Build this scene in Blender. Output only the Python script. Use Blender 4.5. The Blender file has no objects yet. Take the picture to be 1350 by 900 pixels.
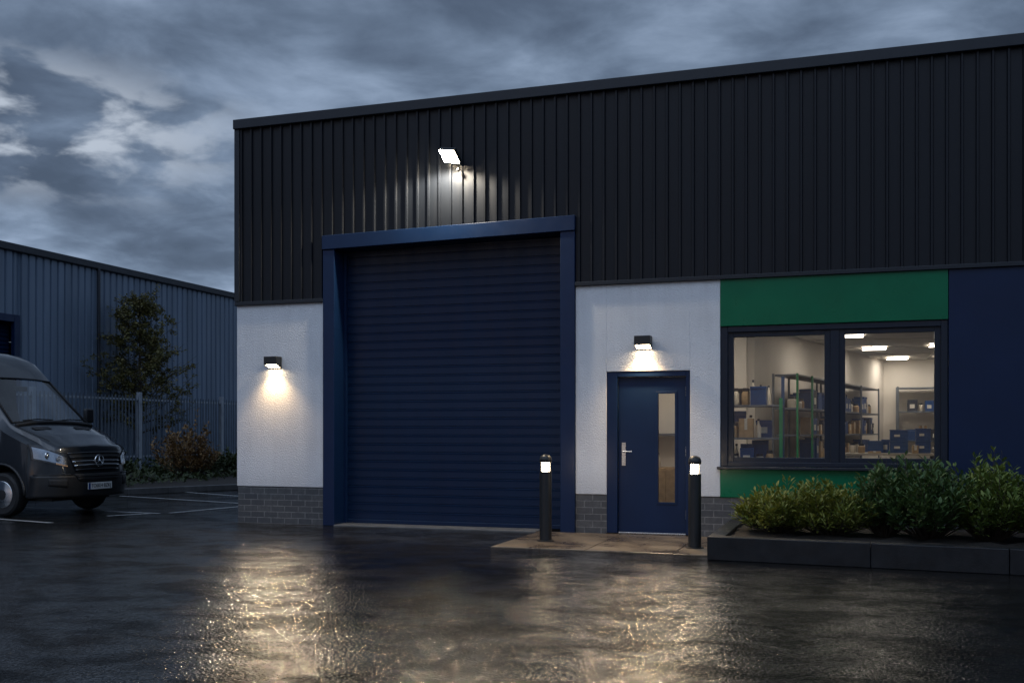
import bpy, bmesh, math, random
from mathutils import Vector, Matrix
R = random.Random(7)
S = bpy.context.scene
COL = S.collection
PI = math.pi

# ------------------------------------------------------------------ camera
ca = math.radians(18.3)
cam_d = bpy.data.cameras.new('camera')
cam = bpy.data.objects.new('camera', cam_d)
COL.objects.link(cam)
CAM = Vector((8.63, -13.14, 1.35))
cam.location = CAM
cam.rotation_euler = (PI / 2, 0, ca)
cam_d.sensor_width = 36
cam_d.lens = 36
cam_d.shift_y = 118 / 1350
cam_d.clip_end = 2000
S.camera = cam
S.view_settings.view_transform = 'Standard'
S.view_settings.look = 'None'
S.view_settings.exposure = 0
S.view_settings.gamma = 1
S.view_settings.use_curve_mapping = False
S.render.engine = 'CYCLES'
S.cycles.use_denoising = True
S.cycles.max_bounces = 8
S.cycles.transparent_max_bounces = 16
S.cycles.sample_clamp_indirect = 25
S.cycles.caustics_reflective = False
S.cycles.caustics_refractive = False


# ------------------------------------------------------------------ node helpers
def lin(h):
    h = h.lstrip('#')
    o = []
    for i in (0, 2, 4):
        c = int(h[i:i + 2], 16) / 255
        o.append(c / 12.92 if c <= .04045 else ((c + .055) / 1.055) ** 2.4)
    return (*o, 1)


class NT:
    def __init__(self, tree):
        self.t = tree
        self.n = tree.nodes
        self.l = tree.links

    def node(self, typ, ins=None, **kw):
        n = self.n.new(typ)
        for k, v in kw.items():
            setattr(n, k, v)
        for k, v in (ins or {}).items():
            self.set(n.inputs[k], v)
        return n

    def set(self, sock, v):
        if isinstance(v, bpy.types.NodeSocket):
            self.l.new(v, sock)
        else:
            sock.default_value = v

    def math(self, op, a, b=0.0, c=0.0, clamp=False):
        n = self.node('ShaderNodeMath', {0: a, 1: b, 2: c}, operation=op, use_clamp=clamp)
        return n.outputs[0]

    def vmath(self, op, a, b=(0, 0, 0)):
        n = self.node('ShaderNodeVectorMath', {0: a, 1: b}, operation=op)
        return n.outputs['Value'] if op in ('DOT_PRODUCT', 'LENGTH') else n.outputs['Vector']

    def noise(self, vec, scale, detail=4, rough=.55, dist=0.0):
        n = self.node('ShaderNodeTexNoise', {'Vector': vec, 'Scale': scale, 'Detail': detail, 'Roughness': rough, 'Distortion': dist})
        return n.outputs['Fac']

    def ramp(self, fac, stops, interp='LINEAR'):
        n = self.node('ShaderNodeValToRGB', {'Fac': fac})
        cr = n.color_ramp
        cr.interpolation = interp
        while len(cr.elements) > 1:
            cr.elements.remove(cr.elements[-1])
        for i, (p, c) in enumerate(stops):
            e = cr.elements[0] if i == 0 else cr.elements.new(p)
            e.position = p
            e.color = c if len(c) == 4 else (*c, 1)
        return n.outputs['Color']

    def range(self, v, a, b, c=0.0, d=1.0, smooth=True):
        n = self.node('ShaderNodeMapRange', {'Value': v, 'From Min': a, 'From Max': b, 'To Min': c, 'To Max': d},
                      interpolation_type='SMOOTHSTEP' if smooth else 'LINEAR')
        return n.outputs['Result']

    def mix(self, f, a, b, blend='MIX'):
        n = self.node('ShaderNodeMix', data_type='RGBA', blend_type=blend)
        self.set(n.inputs[0], f)
        self.set(n.inputs[6], a)
        self.set(n.inputs[7], b)
        return n.outputs[2]

    def sep(self, v):
        return self.node('ShaderNodeSeparateXYZ', {0: v}).outputs

    def comb(self, x, y, z):
        return self.node('ShaderNodeCombineXYZ', {0: x, 1: y, 2: z}).outputs[0]


def new_mat(name):
    m = bpy.data.materials.new(name)
    m.use_nodes = True
    nt = NT(m.node_tree)
    bs = nt.n['Principled BSDF']
    return m, nt, bs


def mat(name, col, rough=.5, metal=0.0, var=.12, scale=6.0, bump=0.0, bscale=60.0, rvar=.1, spec=.5, coat=0.0, streak=False, sub=0.0):
    """principled material with a little noise in colour, roughness and relief"""
    m, nt, bs = new_mat(name)
    if isinstance(col, str):
        col = lin(col)
    col = (*col[:3], 1)
    co = nt.node('ShaderNodeTexCoord').outputs['Object']
    if streak:
        x, y, z = nt.sep(co)[:3]
        co2 = nt.comb(x, y, nt.math('MULTIPLY', z, .12))
    else:
        co2 = co
    n = nt.noise(co2, scale, 5, .6)
    f = nt.range(n, .3, .7, 1 - var, 1 + var, False)
    c = nt.node('ShaderNodeVectorMath', {0: col[:3], 3: f}, operation='SCALE').outputs[0]
    nt.set(bs.inputs['Base Color'], c)
    n2 = nt.noise(co2, scale * 2.3, 4, .6)
    nt.set(bs.inputs['Roughness'], nt.range(n2, .3, .7, max(.02, rough - rvar), min(1, rough + rvar), False))
    bs.inputs['Metallic'].default_value = metal
    bs.inputs['Specular IOR Level'].default_value = spec
    bs.inputs['Coat Weight'].default_value = coat
    bs.inputs['Coat Roughness'].default_value = .06
    if bump:
        h = nt.noise(co, bscale, 3, .6)
        b = nt.node('ShaderNodeBump', {'Height': h, 'Strength': min(1, bump), 'Distance': .004})
        nt.set(bs.inputs['Normal'], b.outputs[0])
    return m


def emit(name, col, strength):
    m, nt, bs = new_mat(name)
    bs.inputs['Base Color'].default_value = (.8, .8, .8, 1)
    bs.inputs['Emission Color'].default_value = (*col, 1)
    bs.inputs['Emission Strength'].default_value = strength
    return m


def pane_mat(name, tint=(.9, .92, .94), refl=1.0):
    """thin window glass: see-through with a fresnel reflection"""
    m, nt, bs = new_mat(name)
    out = nt.n['Material Output']
    tr = nt.node('ShaderNodeBsdfTransparent', {'Color': (*tint, 1)})
    gl = nt.node('ShaderNodeBsdfGlossy', {'Color': (1, 1, 1, 1), 'Roughness': .015})
    ge = nt.node('ShaderNodeNewGeometry').outputs
    cosi = nt.math('ABSOLUTE', nt.vmath('DOT_PRODUCT', ge['Normal'], ge['Incoming']))
    fr = nt.math('ADD', .045, nt.math('MULTIPLY', .955, nt.math('POWER', nt.math('SUBTRACT', 1.0, cosi, clamp=True), 5.0)))
    co = nt.node('ShaderNodeTexCoord').outputs['Object']
    b = nt.node('ShaderNodeBump', {'Height': nt.noise(co, 1.5, 2), 'Strength': .15, 'Distance': .02})
    nt.set(gl.inputs['Normal'], b.outputs[0])
    f = nt.math('MULTIPLY', fr, refl, clamp=True)
    mx = nt.node('ShaderNodeMixShader', {0: f, 1: tr.outputs[0], 2: gl.outputs[0]})
    nt.l.new(mx.outputs[0], out.inputs['Surface'])
    return m


# ------------------------------------------------------------------ mesh helpers
class MB:
    def __init__(self):
        self.v, self.f, self.mi, self.cur = [], [], [], 0

    def add(self, vs, fs):
        o = len(self.v)
        self.v += [Vector(p) for p in vs]
        for f in fs:
            self.f.append([i + o for i in f])
            self.mi.append(self.cur)
        return self

    def box(self, x0, x1, y0, y1, z0, z1):
        vs = [(x, y, z) for z in (z0, z1) for y in (y0, y1) for x in (x0, x1)]
        return self.add(vs, [(0, 2, 3, 1), (4, 5, 7, 6), (0, 1, 5, 4), (2, 6, 7, 3), (0, 4, 6, 2), (1, 3, 7, 5)])

    def obox(self, c, ax, ay, az):
        c, ax, ay, az = map(Vector, (c, ax, ay, az))
        vs = [c + ax * i + ay * j + az * k for k in (-1, 1) for j in (-1, 1) for i in (-1, 1)]
        return self.add(vs, [(0, 2, 3, 1), (4, 5, 7, 6), (0, 1, 5, 4), (2, 6, 7, 3), (0, 4, 6, 2), (1, 3, 7, 5)])

    def quad(self, a, b, c, d):
        return self.add([a, b, c, d], [(0, 1, 2, 3)])

    def prism(self, poly, a, b, axis='x', caps=True):
        """poly = 2-D outline; extruded from a to b along axis"""
        n = len(poly)
        def P(u, w, t):
            return {'x': (t, u, w), 'y': (u, t, w), 'z': (u, w, t)}[axis]
        vs = [P(u, w, a) for u, w in poly] + [P(u, w, b) for u, w in poly]
        fs = [(i, (i + 1) % n, (i + 1) % n + n, i + n) for i in range(n)]
        if caps:
            fs += [tuple(range(n))[::-1], tuple(range(n, 2 * n))]
        return self.add(vs, fs)

    def sheet(self, line, a, b, axis='x'):
        """open 2-D line extruded to a sheet"""
        n = len(line)
        def P(u, w, t):
            return {'x': (t, u, w), 'y': (u, t, w), 'z': (u, w, t)}[axis]
        vs = [P(u, w, a) for u, w in line] + [P(u, w, b) for u, w in line]
        return self.add(vs, [(i, i + 1, i + 1 + n, i + n) for i in range(n - 1)])

    def lathe(self, prof, c=(0, 0, 0), n=20, axis='z'):
        c = Vector(c)
        vs, fs = [], []
        for r, h in prof:
            for k in range(n):
                a = 2 * PI * k / n
                u, w = r * math.cos(a), r * math.sin(a)
                p = {'z': (u, w, h), 'y': (u, h, w), 'x': (h, u, w)}[axis]
                vs.append(c + Vector(p))
        m = len(prof)
        for i in range(m - 1):
            for k in range(n):
                k2 = (k + 1) % n
                fs.append((i * n + k, i * n + k2, (i + 1) * n + k2, (i + 1) * n + k))
        fs.append(tuple(range(n))[::-1])
        fs.append(tuple(range((m - 1) * n, m * n)))
        return self.add(vs, fs)

    def tube(self, pts, rad, n=8):
        pts = [Vector(p) for p in pts]
        rads = rad if isinstance(rad, (list, tuple)) else [rad] * len(pts)
        vs, fs = [], []
        for i, p in enumerate(pts):
            d = (pts[min(i + 1, len(pts) - 1)] - pts[max(i - 1, 0)]).normalized()
            u = d.cross(Vector((0, 0, 1)))
            if u.length < 1e-3:
                u = d.cross(Vector((1, 0, 0)))
            u.normalize()
            w = d.cross(u)
            for k in range(n):
                a = 2 * PI * k / n
                vs.append(p + (u * math.cos(a) + w * math.sin(a)) * rads[i])
        for i in range(len(pts) - 1):
            for k in range(n):
                k2 = (k + 1) % n
                fs.append((i * n + k, i * n + k2, (i + 1) * n + k2, (i + 1) * n + k))
        fs.append(tuple(range(n)))
        fs.append(tuple(range((len(pts) - 1) * n, len(pts) * n)))
        return self.add(vs, fs)

    def build(self, name, mats, parent=None, bevel=0.0, smooth=False, world=True, segs=2, normals=True):
        me = bpy.data.meshes.new(name)
        off = OFF.get(parent, Vector()) if (parent is not None and world) else Vector()
        me.from_pydata([v - off for v in self.v], [], self.f)
        if not isinstance(mats, (list, tuple)):
            mats = [mats]
        for m in mats:
            me.materials.append(m)
        me.polygons.foreach_set('material_index', self.mi)
        if normals:
            bm = bmesh.new()
            bm.from_mesh(me)
            bmesh.ops.recalc_face_normals(bm, faces=bm.faces)
            bm.to_mesh(me)
            bm.free()
        if smooth:
            me.polygons.foreach_set('use_smooth', [True] * len(me.polygons))
        o = bpy.data.objects.new(name, me)
        COL.objects.link(o)
        if parent is not None:
            o.parent = parent
            OFF[o] = off
        if bevel:
            b = o.modifiers.new('bevel', 'BEVEL')
            b.width = bevel
            b.segments = segs
            b.limit_method = 'ANGLE'
            b.angle_limit = math.radians(40)
        if smooth == 'auto':
            try:
                me.set_sharp_from_angle(angle=math.radians(38))
            except Exception:
                pass
        return o


OFF = {}


def thing(name, label, cat, loc=(0, 0, 0), rz=0.0, group=None):
    o = bpy.data.objects.new(name, None)
    o.empty_display_size = .2
    o.location = loc
    o.rotation_euler = (0, 0, rz)
    COL.objects.link(o)
    OFF[o] = Vector(loc)
    return tag(o, label, cat, group)


def tag(o, label, cat, group=None):
    o['label'] = label
    o['category'] = cat
    if group:
        o['group'] = group
    return o


def struct(o):
    o['kind'] = 'structure'
    return o


# ------------------------------------------------------------------ materials
M_clad = mat('dark_cladding', (.009, .0115, .0165), .40, 0, .14, 3, 0, rvar=.07, streak=True, spec=.26)
M_trim = mat('dark_trim', (.012, .017, .025), .4, 0, .08, 4, spec=.4)
M_blue = mat('navy_paint', (.0050, .0195, .062), .36, 0, .08, 3, rvar=.06, spec=.28)
M_shut = mat('navy_shutter', (.0024, .0155, .048), .36, 0, .12, 2.5, rvar=.08, streak=True, spec=.28)
M_bluep = mat('navy_panel', (.004, .015, .052), .45, 0, .10, 1.5, rvar=.05, spec=.3)
M_green = mat('green_panel', (.0025, .135, .060), .32, 0, .10, 1.6, rvar=.10, spec=.25)
M_winf = mat('window_frame_navy', (.005, .011, .024), .4, 0, .06, 4, spec=.4)
M_steel = mat('brushed_steel', (.55, .56, .57), .3, 1, .08, 20)
M_pale = mat('weathered_pale', (.085, .105, .13), .55, .2, .25, 5)
M_galv = mat('galvanised_steel', (.26, .29, .33), .5, .2, .15, 5)
M_black = mat('black_metal', (.016, .017, .018), .42, 0, .15, 8)
M_rub = mat('black_rubber', (.012, .012, .013), .7, 0, .2, 15)
M_shed = mat('shed_cladding', (.135, .18, .245), .45, 0, .18, 1.2, rvar=.08, streak=True)
M_shedtrim = mat('shed_trim', (.02, .024, .032), .5)
M_conc = mat('kerb_concrete', (.11, .11, .11), .45, 0, .25, 5, .5, 90)
M_planter = mat('planter_block', (.013, .014, .016), .45, 0, .35, 6, .5, 90, spec=.3)
M_soil = mat('soil', (.018, .013, .009), .8, 0, .4, 14, 1, 40)
M_inwall = mat('interior_plaster', (.70, .66, .60), .8, 0, .06, 1.2)
M_inceil = mat('interior_ceiling', (.56, .53, .48), .85, 0, .05, 2)
M_infloor = mat('interior_floor', (.20, .18, .16), .4, 0, .15, 3)
M_rack = mat('rack_grey', (.13, .15, .18), .45, .2, .1, 8)
M_rackg = mat('rack_green', (.01, .22, .085), .4, 0, .1, 8)
M_rackb = mat('rack_navy', (.02, .05, .13), .4, 0, .1, 8)
M_box = mat('blue_plastic', (.012, .055, .19), .4, 0, .15, 10)
M_boxd = mat('dark_box', (.025, .03, .045), .5, 0, .2, 10)
M_tan = mat('tan_card', (.42, .29, .16), .7, 0, .2, 12)
M_cream = mat('cream_jar', (.62, .56, .46), .35, 0, .1, 12)
M_lab = mat('paper_label', (.6, .58, .52), .6, 0, .1, 20)
M_bench = mat('bench_top', (.42, .38, .32), .5, 0, .1, 6)
M_bark = mat('bark', (.05, .038, .028), .85, 0, .3, 20, .8, 60)

# white textured render
M_wht, nt, bs = new_mat('white_render')
pos = nt.node('ShaderNodeNewGeometry').outputs['Position']
x, y, z = nt.sep(pos)[:3]
st = nt.noise(nt.comb(nt.math('MULTIPLY', x, 5.0), y, nt.math('MULTIPLY', z, .5)), 1.2, 5, .65)
bl = nt.noise(pos, 1.3, 4, .6)
low = nt.range(nt.math('ADD', z, nt.math('MULTIPLY', bl, .25)), .62, 1.0, 1.0, 0.0)
c = nt.ramp(nt.math('ADD', nt.math('MULTIPLY', st, .5), nt.math('MULTIPLY', bl, .5)), [(.3, (.66, .66, .67)), (.55, (.76, .765, .775)), (.75, (.79, .79, .80))])
c = nt.mix(nt.math('MULTIPLY', low, .22), c, (.40, .38, .35, 1))
nt.set(bs.inputs['Base Color'], c)
bs.inputs['Roughness'].default_value = .85
v = nt.node('ShaderNodeTexVoronoi', {'Vector': pos, 'Scale': 75.0}).outputs['Distance']
h = nt.math('ADD', nt.math('MULTIPLY', v, -.8), nt.noise(pos, 45, 4, .6))
b = nt.node('ShaderNodeBump', {'Height': h, 'Strength': .9, 'Distance': .007})
nt.set(bs.inputs['Normal'], b.outputs[0])

# engineering brick plinth
M_brick, nt, bs = new_mat('grey_brick')
pos = nt.node('ShaderNodeNewGeometry').outputs['Position']
x, y, z = nt.sep(pos)[:3]
uv = nt.comb(nt.math('ADD', x, y), z, 0.0)
bt = nt.node('ShaderNodeTexBrick', {'Vector': uv, 'Color1': (.075, .075, .078, 1), 'Color2': (.13, .125, .12, 1), 'Mortar': (.23, .22, .21, 1),
             'Scale': 1.0, 'Mortar Size': .006, 'Mortar Smooth': .1, 'Bias': -.1, 'Brick Width': .225, 'Row Height': .0865}, offset=.5)
nn = nt.noise(pos, 14, 5, .65)
c = nt.mix(nt.range(nn, .3, .7, 0, .55), bt.outputs['Color'], (.05, .05, .053, 1))
nt.set(bs.inputs['Base Color'], c)
bs.inputs['Roughness'].default_value = .6
b = nt.node('ShaderNodeBump', {'Height': nt.math('ADD', nt.math('MULTIPLY', bt.outputs['Fac'], -1.0), nt.math('MULTIPLY', nn, .4)), 'Strength': .8, 'Distance': .006})
nt.set(bs.inputs['Normal'], b.outputs[0])

# wet asphalt
M_asph, nt, bs = new_mat('wet_asphalt')
pos = nt.node('ShaderNodeNewGeometry').outputs['Position']
big = nt.noise(pos, 1.0, 4, .6, .8)
mid = nt.noise(nt.vmath('ADD', pos, (7.3, 2.1, 0)), 3.4, 5, .65, .5)
wet = nt.range(nt.math('ADD', nt.math('MULTIPLY', big, .5), nt.math('MULTIPLY', mid, .5)), .44, .64)      # 1 = film of water
fine = nt.noise(pos, 190, 3, .6)
agg = nt.node('ShaderNodeTexVoronoi', {'Vector': pos, 'Scale': 56.0, 'Randomness': 1.0}, feature='SMOOTH_F1').outputs['Distance']
c = nt.mix(nt.range(fine, .35, .7), (.006, .0055, .005, 1), (.022, .020, .018, 1))
c = nt.mix(wet, c, (.005, .005, .005, 1))
tar = nt.noise(pos, .8, 3, .5)
nt.set(bs.inputs['Base Color'], c)
nt.set(bs.inputs['Roughness'], nt.range(wet, 0, 1, .26, .18, False))
damp = nt.noise(nt.vmath('MULTIPLY', pos, (.8, 1.1, 1)), 1.7, 12, .74, .3)
dry = nt.range(damp, .42, .60)
nt.set(bs.inputs['Specular IOR Level'], nt.range(dry, 0, 1, .07, .02, False))
nt.set(bs.inputs['Coat Weight'], nt.range(dry, 0, 1, 1.0, .30, False))
bs.inputs['Coat IOR'].default_value = 1.33
nt.set(bs.inputs['Coat Roughness'], nt.math('ADD', nt.range(wet, 0, 1, .036, .028, False), nt.range(mid, .3, .7, -.006, .012, False)))
bs.inputs['IOR'].default_value = 1.45
wav = nt.noise(pos, 3.2, 3, .55, .5)
wav2 = nt.noise(nt.vmath('ADD', pos, (3.3, 9.1, 0)), 14, 3, .55, .3)
crk = nt.noise(pos, 46, 2, .5, 0.0)
h = nt.math('ADD', nt.math('MULTIPLY', agg, nt.range(wet, 0, 1, .0046, .0032, False)), nt.math('MULTIPLY', crk, nt.range(wet, 0, 1, .0062, .0042, False)))
h = nt.math('ADD', h, nt.math('ADD', nt.math('MULTIPLY', nt.noise(pos, 2.6, 3, .6, 1.0), .0025), nt.math('MULTIPLY', wav2, .0010)))
b = nt.node('ShaderNodeBump', {'Height': h, 'Strength': 1.0, 'Distance': 1.0})
nt.set(bs.inputs['Coat Normal'], b.outputs[0])
b2 = nt.node('ShaderNodeBump', {'Height': nt.math('ADD', h, nt.math('MULTIPLY', fine, .0008)), 'Strength': 1.0, 'Distance': 1.0})
nt.set(bs.inputs['Normal'], b2.outputs[0])

# wet concrete apron
M_apron, nt, bs = new_mat('wet_concrete')
pos = nt.node('ShaderNodeNewGeometry').outputs['Position']
n1 = nt.noise(pos, 1.6, 6, .65, .3)
c = nt.ramp(n1, [(.3, (.055, .042, .03)), (.55, (.12, .093, .066)), (.75, (.17, .137, .10))])
nt.set(bs.inputs['Base Color'], c)
nt.set(bs.inputs['Roughness'], nt.range(n1, .35, .65, .22, .5))
b = nt.node('ShaderNodeBump', {'Height': nt.noise(pos, 90, 4, .6), 'Strength': .5, 'Distance': .003})
nt.set(bs.inputs['Normal'], b.outputs[0])

M_line = mat('road_paint', (.42, .42, .41), .3, 0, .3, 9, .4, 80)


def leaf_mat(name, a, b, rough=.55):
    m, nt, bs = new_mat(name)
    pos = nt.node('ShaderNodeNewGeometry').outputs
    rnd = pos['Random Per Island']
    n = nt.noise(pos['Position'], 5, 2)
    f = nt.math('ADD', nt.math('MULTIPLY', rnd, .7), nt.math('MULTIPLY', n, .3), clamp=True)
    nt.set(bs.inputs['Base Color'], nt.mix(f, (*a, 1), (*b, 1)))
    bs.inputs['Roughness'].default_value = rough
    bs.inputs['Specular IOR Level'].default_value = .4
    tl = nt.node('ShaderNodeBsdfTranslucent', {'Color': nt.mix(f, (*[q * .8 for q in a], 1), (*[q * .8 for q in b], 1))})
    mx = nt.node('ShaderNodeMixShader', {0: .22, 1: bs.outputs[0], 2: tl.outputs[0]})
    nt.l.new(mx.outputs[0], nt.n['Material Output'].inputs['Surface'])
    return m


M_leafA = leaf_mat('leaf_yellow_green', (.09, .135, .02), (.25, .25, .045))
M_leafB = leaf_mat('leaf_deep_green', (.04, .095, .03), (.11, .17, .05))
M_leafC = leaf_mat('leaf_mid_green', (.06, .12, .022), (.19, .235, .045))
M_leafT = leaf_mat('leaf_tree', (.075, .09, .025), (.20, .155, .05))
M_leafR = leaf_mat('leaf_russet', (.15, .07, .03), (.27, .17, .06))
M_leafD = leaf_mat('leaf_dull', (.025, .045, .015), (.055, .065, .022))

# ------------------------------------------------------------------ world: dusk sky with cloud
W = bpy.data.worlds.new('World')
S.world = W
W.use_nodes = True
nt = NT(W.node_tree)
bg = nt.n['Background']
SUN_AZ = math.radians(196)
SUN_EL = math.radians(5)
sky = nt.node('ShaderNodeTexSky', sky_type='NISHITA', sun_disc=False, sun_elevation=SUN_EL, sun_rotation=SUN_AZ, altitude=50, dust_density=1.5)
dirv = nt.node('ShaderNodeTexCoord').outputs['Generated']
dx, dy, dz = nt.sep(dirv)[:3]
el = nt.math('MAXIMUM', dz, 0.0)
den = nt.math('ADD', el, .20)
px = nt.math('DIVIDE', dx, den)
py = nt.math('DIVIDE', dy, den)
cp = nt.comb(px, py, nt.math('MULTIPLY', el, 2.0))
n1 = nt.noise(nt.vmath('ADD', cp, (3.1, 1.7, 0)), 1.5, 3, .5, .15)
n2 = nt.noise(nt.vmath('ADD', cp, (11.2, 4.7, 2)), 4.2, 7, .55, .25)
dens = nt.math('ADD', nt.math('MULTIPLY', n1, .5), nt.math('MULTIPLY', n2, .5))
# a break in the cloud low in the sky over the shed
gdir = Vector((-.70, .66, .268)).normalized()
gx = nt.math('SUBTRACT', nt.math('ARCTAN2', dx, dy), math.atan2(gdir.x, gdir.y))
gx = nt.math('DIVIDE', gx, .21)
gy = nt.math('DIVIDE', nt.math('SUBTRACT', dz, .262), .050)
gap = nt.math('EXPONENT', nt.math('MULTIPLY', nt.math('ADD', nt.math('MULTIPLY', gx, gx), nt.math('MULTIPLY', gy, gy)), -1.0))
n3 = nt.noise(nt.comb(nt.math('ARCTAN2', dx, dy), nt.math('MULTIPLY', dz, 2.4), 5.0), 14.0, 5, .52, .2)
brk = nt.math('ADD', nt.math('MULTIPLY', n3, .75), nt.math('MULTIPLY', dens, .25))
gapm = nt.math('MULTIPLY', nt.range(gap, .02, .75), nt.range(brk, .56, .41))
cloud = nt.ramp(dens, [(.36, (.235, .305, .425)), (.45, (.150, .202, .293)), (.51, (.106, .146, .218)), (.57, (.076, .106, .164)), (.65, (.054, .077, .122))])
cloud = nt.mix(gapm, cloud, (.39, .44, .52, 1))
# soft lift toward the horizon
lift = nt.range(dz, .05, .35, 1.25, 1.0)
cloud = nt.node('ShaderNodeVectorMath', {0: cloud, 3: lift}, operation='SCALE').outputs[0]
# the side of the sky where the sun went down is brighter
west = nt.math('ADD', 1.0, nt.math('MULTIPLY', nt.range(dy, .35, -.5, 0.0, 2.7), nt.range(dz, .22, .62)))
cloud = nt.node('ShaderNodeVectorMath', {0: cloud, 3: west}, operation='SCALE').outputs[0]
tot = nt.vmath('ADD', cloud, nt.node('ShaderNodeVectorMath', {0: sky.outputs[0], 3: .006}, operation='SCALE').outputs[0])
nt.set(bg.inputs['Color'], tot)
bg.inputs['Strength'].default_value = 1.12

sd = bpy.data.lights.new('sun', 'SUN')
sd.energy = .22
sd.angle = math.radians(50)
sd.color = (.92, .94, 1.0)
so = bpy.data.objects.new('sun', sd)
COL.objects.link(so)
sdir = Vector((math.sin(SUN_AZ) * .7, math.cos(SUN_AZ) * .7, .75)).normalized()
so.rotation_euler = sdir.to_track_quat('Z', 'Y').to_euler()


def lamp(kind, loc, direction, energy, col, **kw):
    d = bpy.data.lights.new(kind.lower() + '_lamp', kind)
    d.energy = energy
    d.color = col
    for k, v in kw.items():
        setattr(d, k, v)
    o = bpy.data.objects.new(kind.lower() + '_lamp', d)
    o.location = loc
    o.rotation_euler = (-Vector(direction)).to_track_quat('Z', 'Y').to_euler()
    COL.objects.link(o)
    return o


WARM = (1.0, .67, .34)

# ------------------------------------------------------------------ ground
g = MB().quad((-300, -300, 0), (300, -300, 0), (300, 300, 0), (-300, 300, 0)).build('ground', M_asph)
struct(g)


def strip(name, pts, w, z, m):
    a, b2 = Vector(pts[0]), Vector(pts[1])
    d = (b2 - a).normalized()
    n = Vector((-d.y, d.x)) * w / 2
    o = MB().quad((*(a - n), z), (*(b2 - n), z), (*(b2 + n), z), (*(a + n), z)).build(name, m)
    return struct(o)


for p in (((-8.5, .37), (-2.53, -.97)), ((-8.0, 1.65), (-2.12, .965)), ((-2.6, .30), (-2.25, .95)), ((-2.02, 1.11), (-1.45, 4.6)),
          ((-5.8, 4.54), (-1.2, 3.12)), ((-5.51, 6.17), (-1.5, 4.42))):
    strip('bay_marking', p, .10, .004, M_line)

# verge behind a kerb
kp = [(-16.0, -15.0), (-7.6, 1.5), (-5.95, 4.9), (-4.7, 7.35), (-1.5, 14.0), (1.0, 20.0)]
kb, vg = MB(), MB()
vg.add([(x, y, .11) for x, y in kp] + [(-60, -15, .11), (-60, 70, .11), (1.0, 70, .11)], [tuple(range(len(kp) + 3))])
for (a, b2) in zip(kp, kp[1:]):
    a, b2 = Vector(a), Vector(b2)
    L = (b2 - a).length
    d = (b2 - a).normalized()
    n = Vector((d.y, -d.x)) * .06
    k = max(1, int(L / .914))
    for i in range(k):
        p, q = a + d * (L * i / k + .004), a + d * (L * (i + 1) / k - .004)
        m2 = (p + q) / 2
        kb.obox((*m2, .065), (*((q - p) / 2), 0), (*n, 0), (0, 0, .068))
struct(kb.build('kerb', M_conc, bevel=.012))
struct(vg.build('verge', M_soil))

# concrete apron before the door, and shutter threshold
ap = MB()
ap.box(4.66, 5.78, -1.93, -.03, -.05, .012)
ap.box(5.79, 6.78, -1.96, -.03, -.05, .012)
ap.box(6.79, 7.22, -1.98, -.03, -.05, .012)
struct(ap.build('apron', M_apron, bevel=.006))
struct(MB().box(1.64, 4.65, -.10, .30, -.05, .018).build('threshold_strip', M_conc, bevel=.005))

# ------------------------------------------------------------------ main building
XR, DEP = 17.0, 16.0
B = thing('warehouse_unit', 'dark ribbed metal industrial unit with white render, blue shutter and lit shop window', 'building', (0, 0, 0))
H = 5.94

def ribbed(x0, x1, z0, z1, pitch, rw, depth, yf):
    """profile sheet facing -Y with narrow trapezoid ribs"""
    line = [(x0, yf)]
    xx = x0 + pitch * .5
    while xx < x1 - rw:
        line += [(xx - rw * .5, yf), (xx - rw * .28, yf - depth), (xx + rw * .28, yf - depth), (xx + rw * .5, yf)]
        xx += pitch
    line.append((x1, yf))
    return line

cl = MB()
full = ribbed(0.0, XR, 0, 0, .166, .040, .030, -.012)
def clip(line, a, b):
    out = [p for p in line if a < p[0] < b]
    return [(a, -.012)] + out + [(b, -.012)]
cl.sheet(clip(full, 0.0, 1.44), 3.25, H - .1, 'z')
cl.sheet(clip(full, 1.44, 5.178), 4.12, H - .1, 'z')
cl.sheet(clip(full, 5.178, XR), 3.31, H - .1, 'z')
cl.build('upper_cladding', M_clad, B)
# corner flashing, parapet capping, drip trims
t = MB()
t.box(-.03, XR, -.085, .25, H - .14, H)
t.build('parapet_capping', M_trim, B, bevel=.008)
t = MB()
t.box(-.025, .06, -.055, .10, 3.26, H - .142)
t.build('corner_flashing', M_trim, B, bevel=.005)
t = MB()
t.box(-.02, 1.443, -.058, .02, 3.20, 3.252)
t.box(5.176, XR, -.058, .02, 3.262, 3.312)
t.build('drip_trim', M_trim, B, bevel=.004)
# walls behind (with holes left for shutter, door, window)
w = MB()
w.box(0, .06, .02, DEP, 0, H - .14)
w.box(XR - .2, XR, .02, DEP, 0, H - .14)
w.box(.06, XR - .2, DEP - .2, DEP, 0, H - .14)
w.build('side_wall', M_clad, B)
MB().box(.06, XR - .2, .25, DEP - .2, H - .35, H - .2).build('roof', M_trim, B)
b = MB().box(.02, 1.443, .06, .25, 3.0, H - .15)
b.box(1.443, 5.175, .06, .25, 4.0, H - .15)
b.box(5.175, XR - .2, .06, .25, 3.27, H - .15)
b.build('backing_wall', M_trim, B)
# white render panels
MB().box(0.0, 1.443, -.02, .24, .54, 3.20).build('render_panel', M_wht, B, bevel=.006)
r = MB().box(5.176, 5.594, -.02, .24, .52, 3.262)
r.box(6.684, 7.064, -.02, .24, .52, 3.262)
r.box(5.594, 6.684, -.02, .24, 2.125, 3.262)
# one rendered wall round the door
r.build('render_panel', M_wht, B, bevel=.006)
for q in ((.012, 1.443, .538), (5.176, 5.594, .518), (6.684, XR, .512)):
    MB().box(q[0], q[1], -.006, .24, 0, q[2]).build('brick_plinth', M_brick, B)
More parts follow.
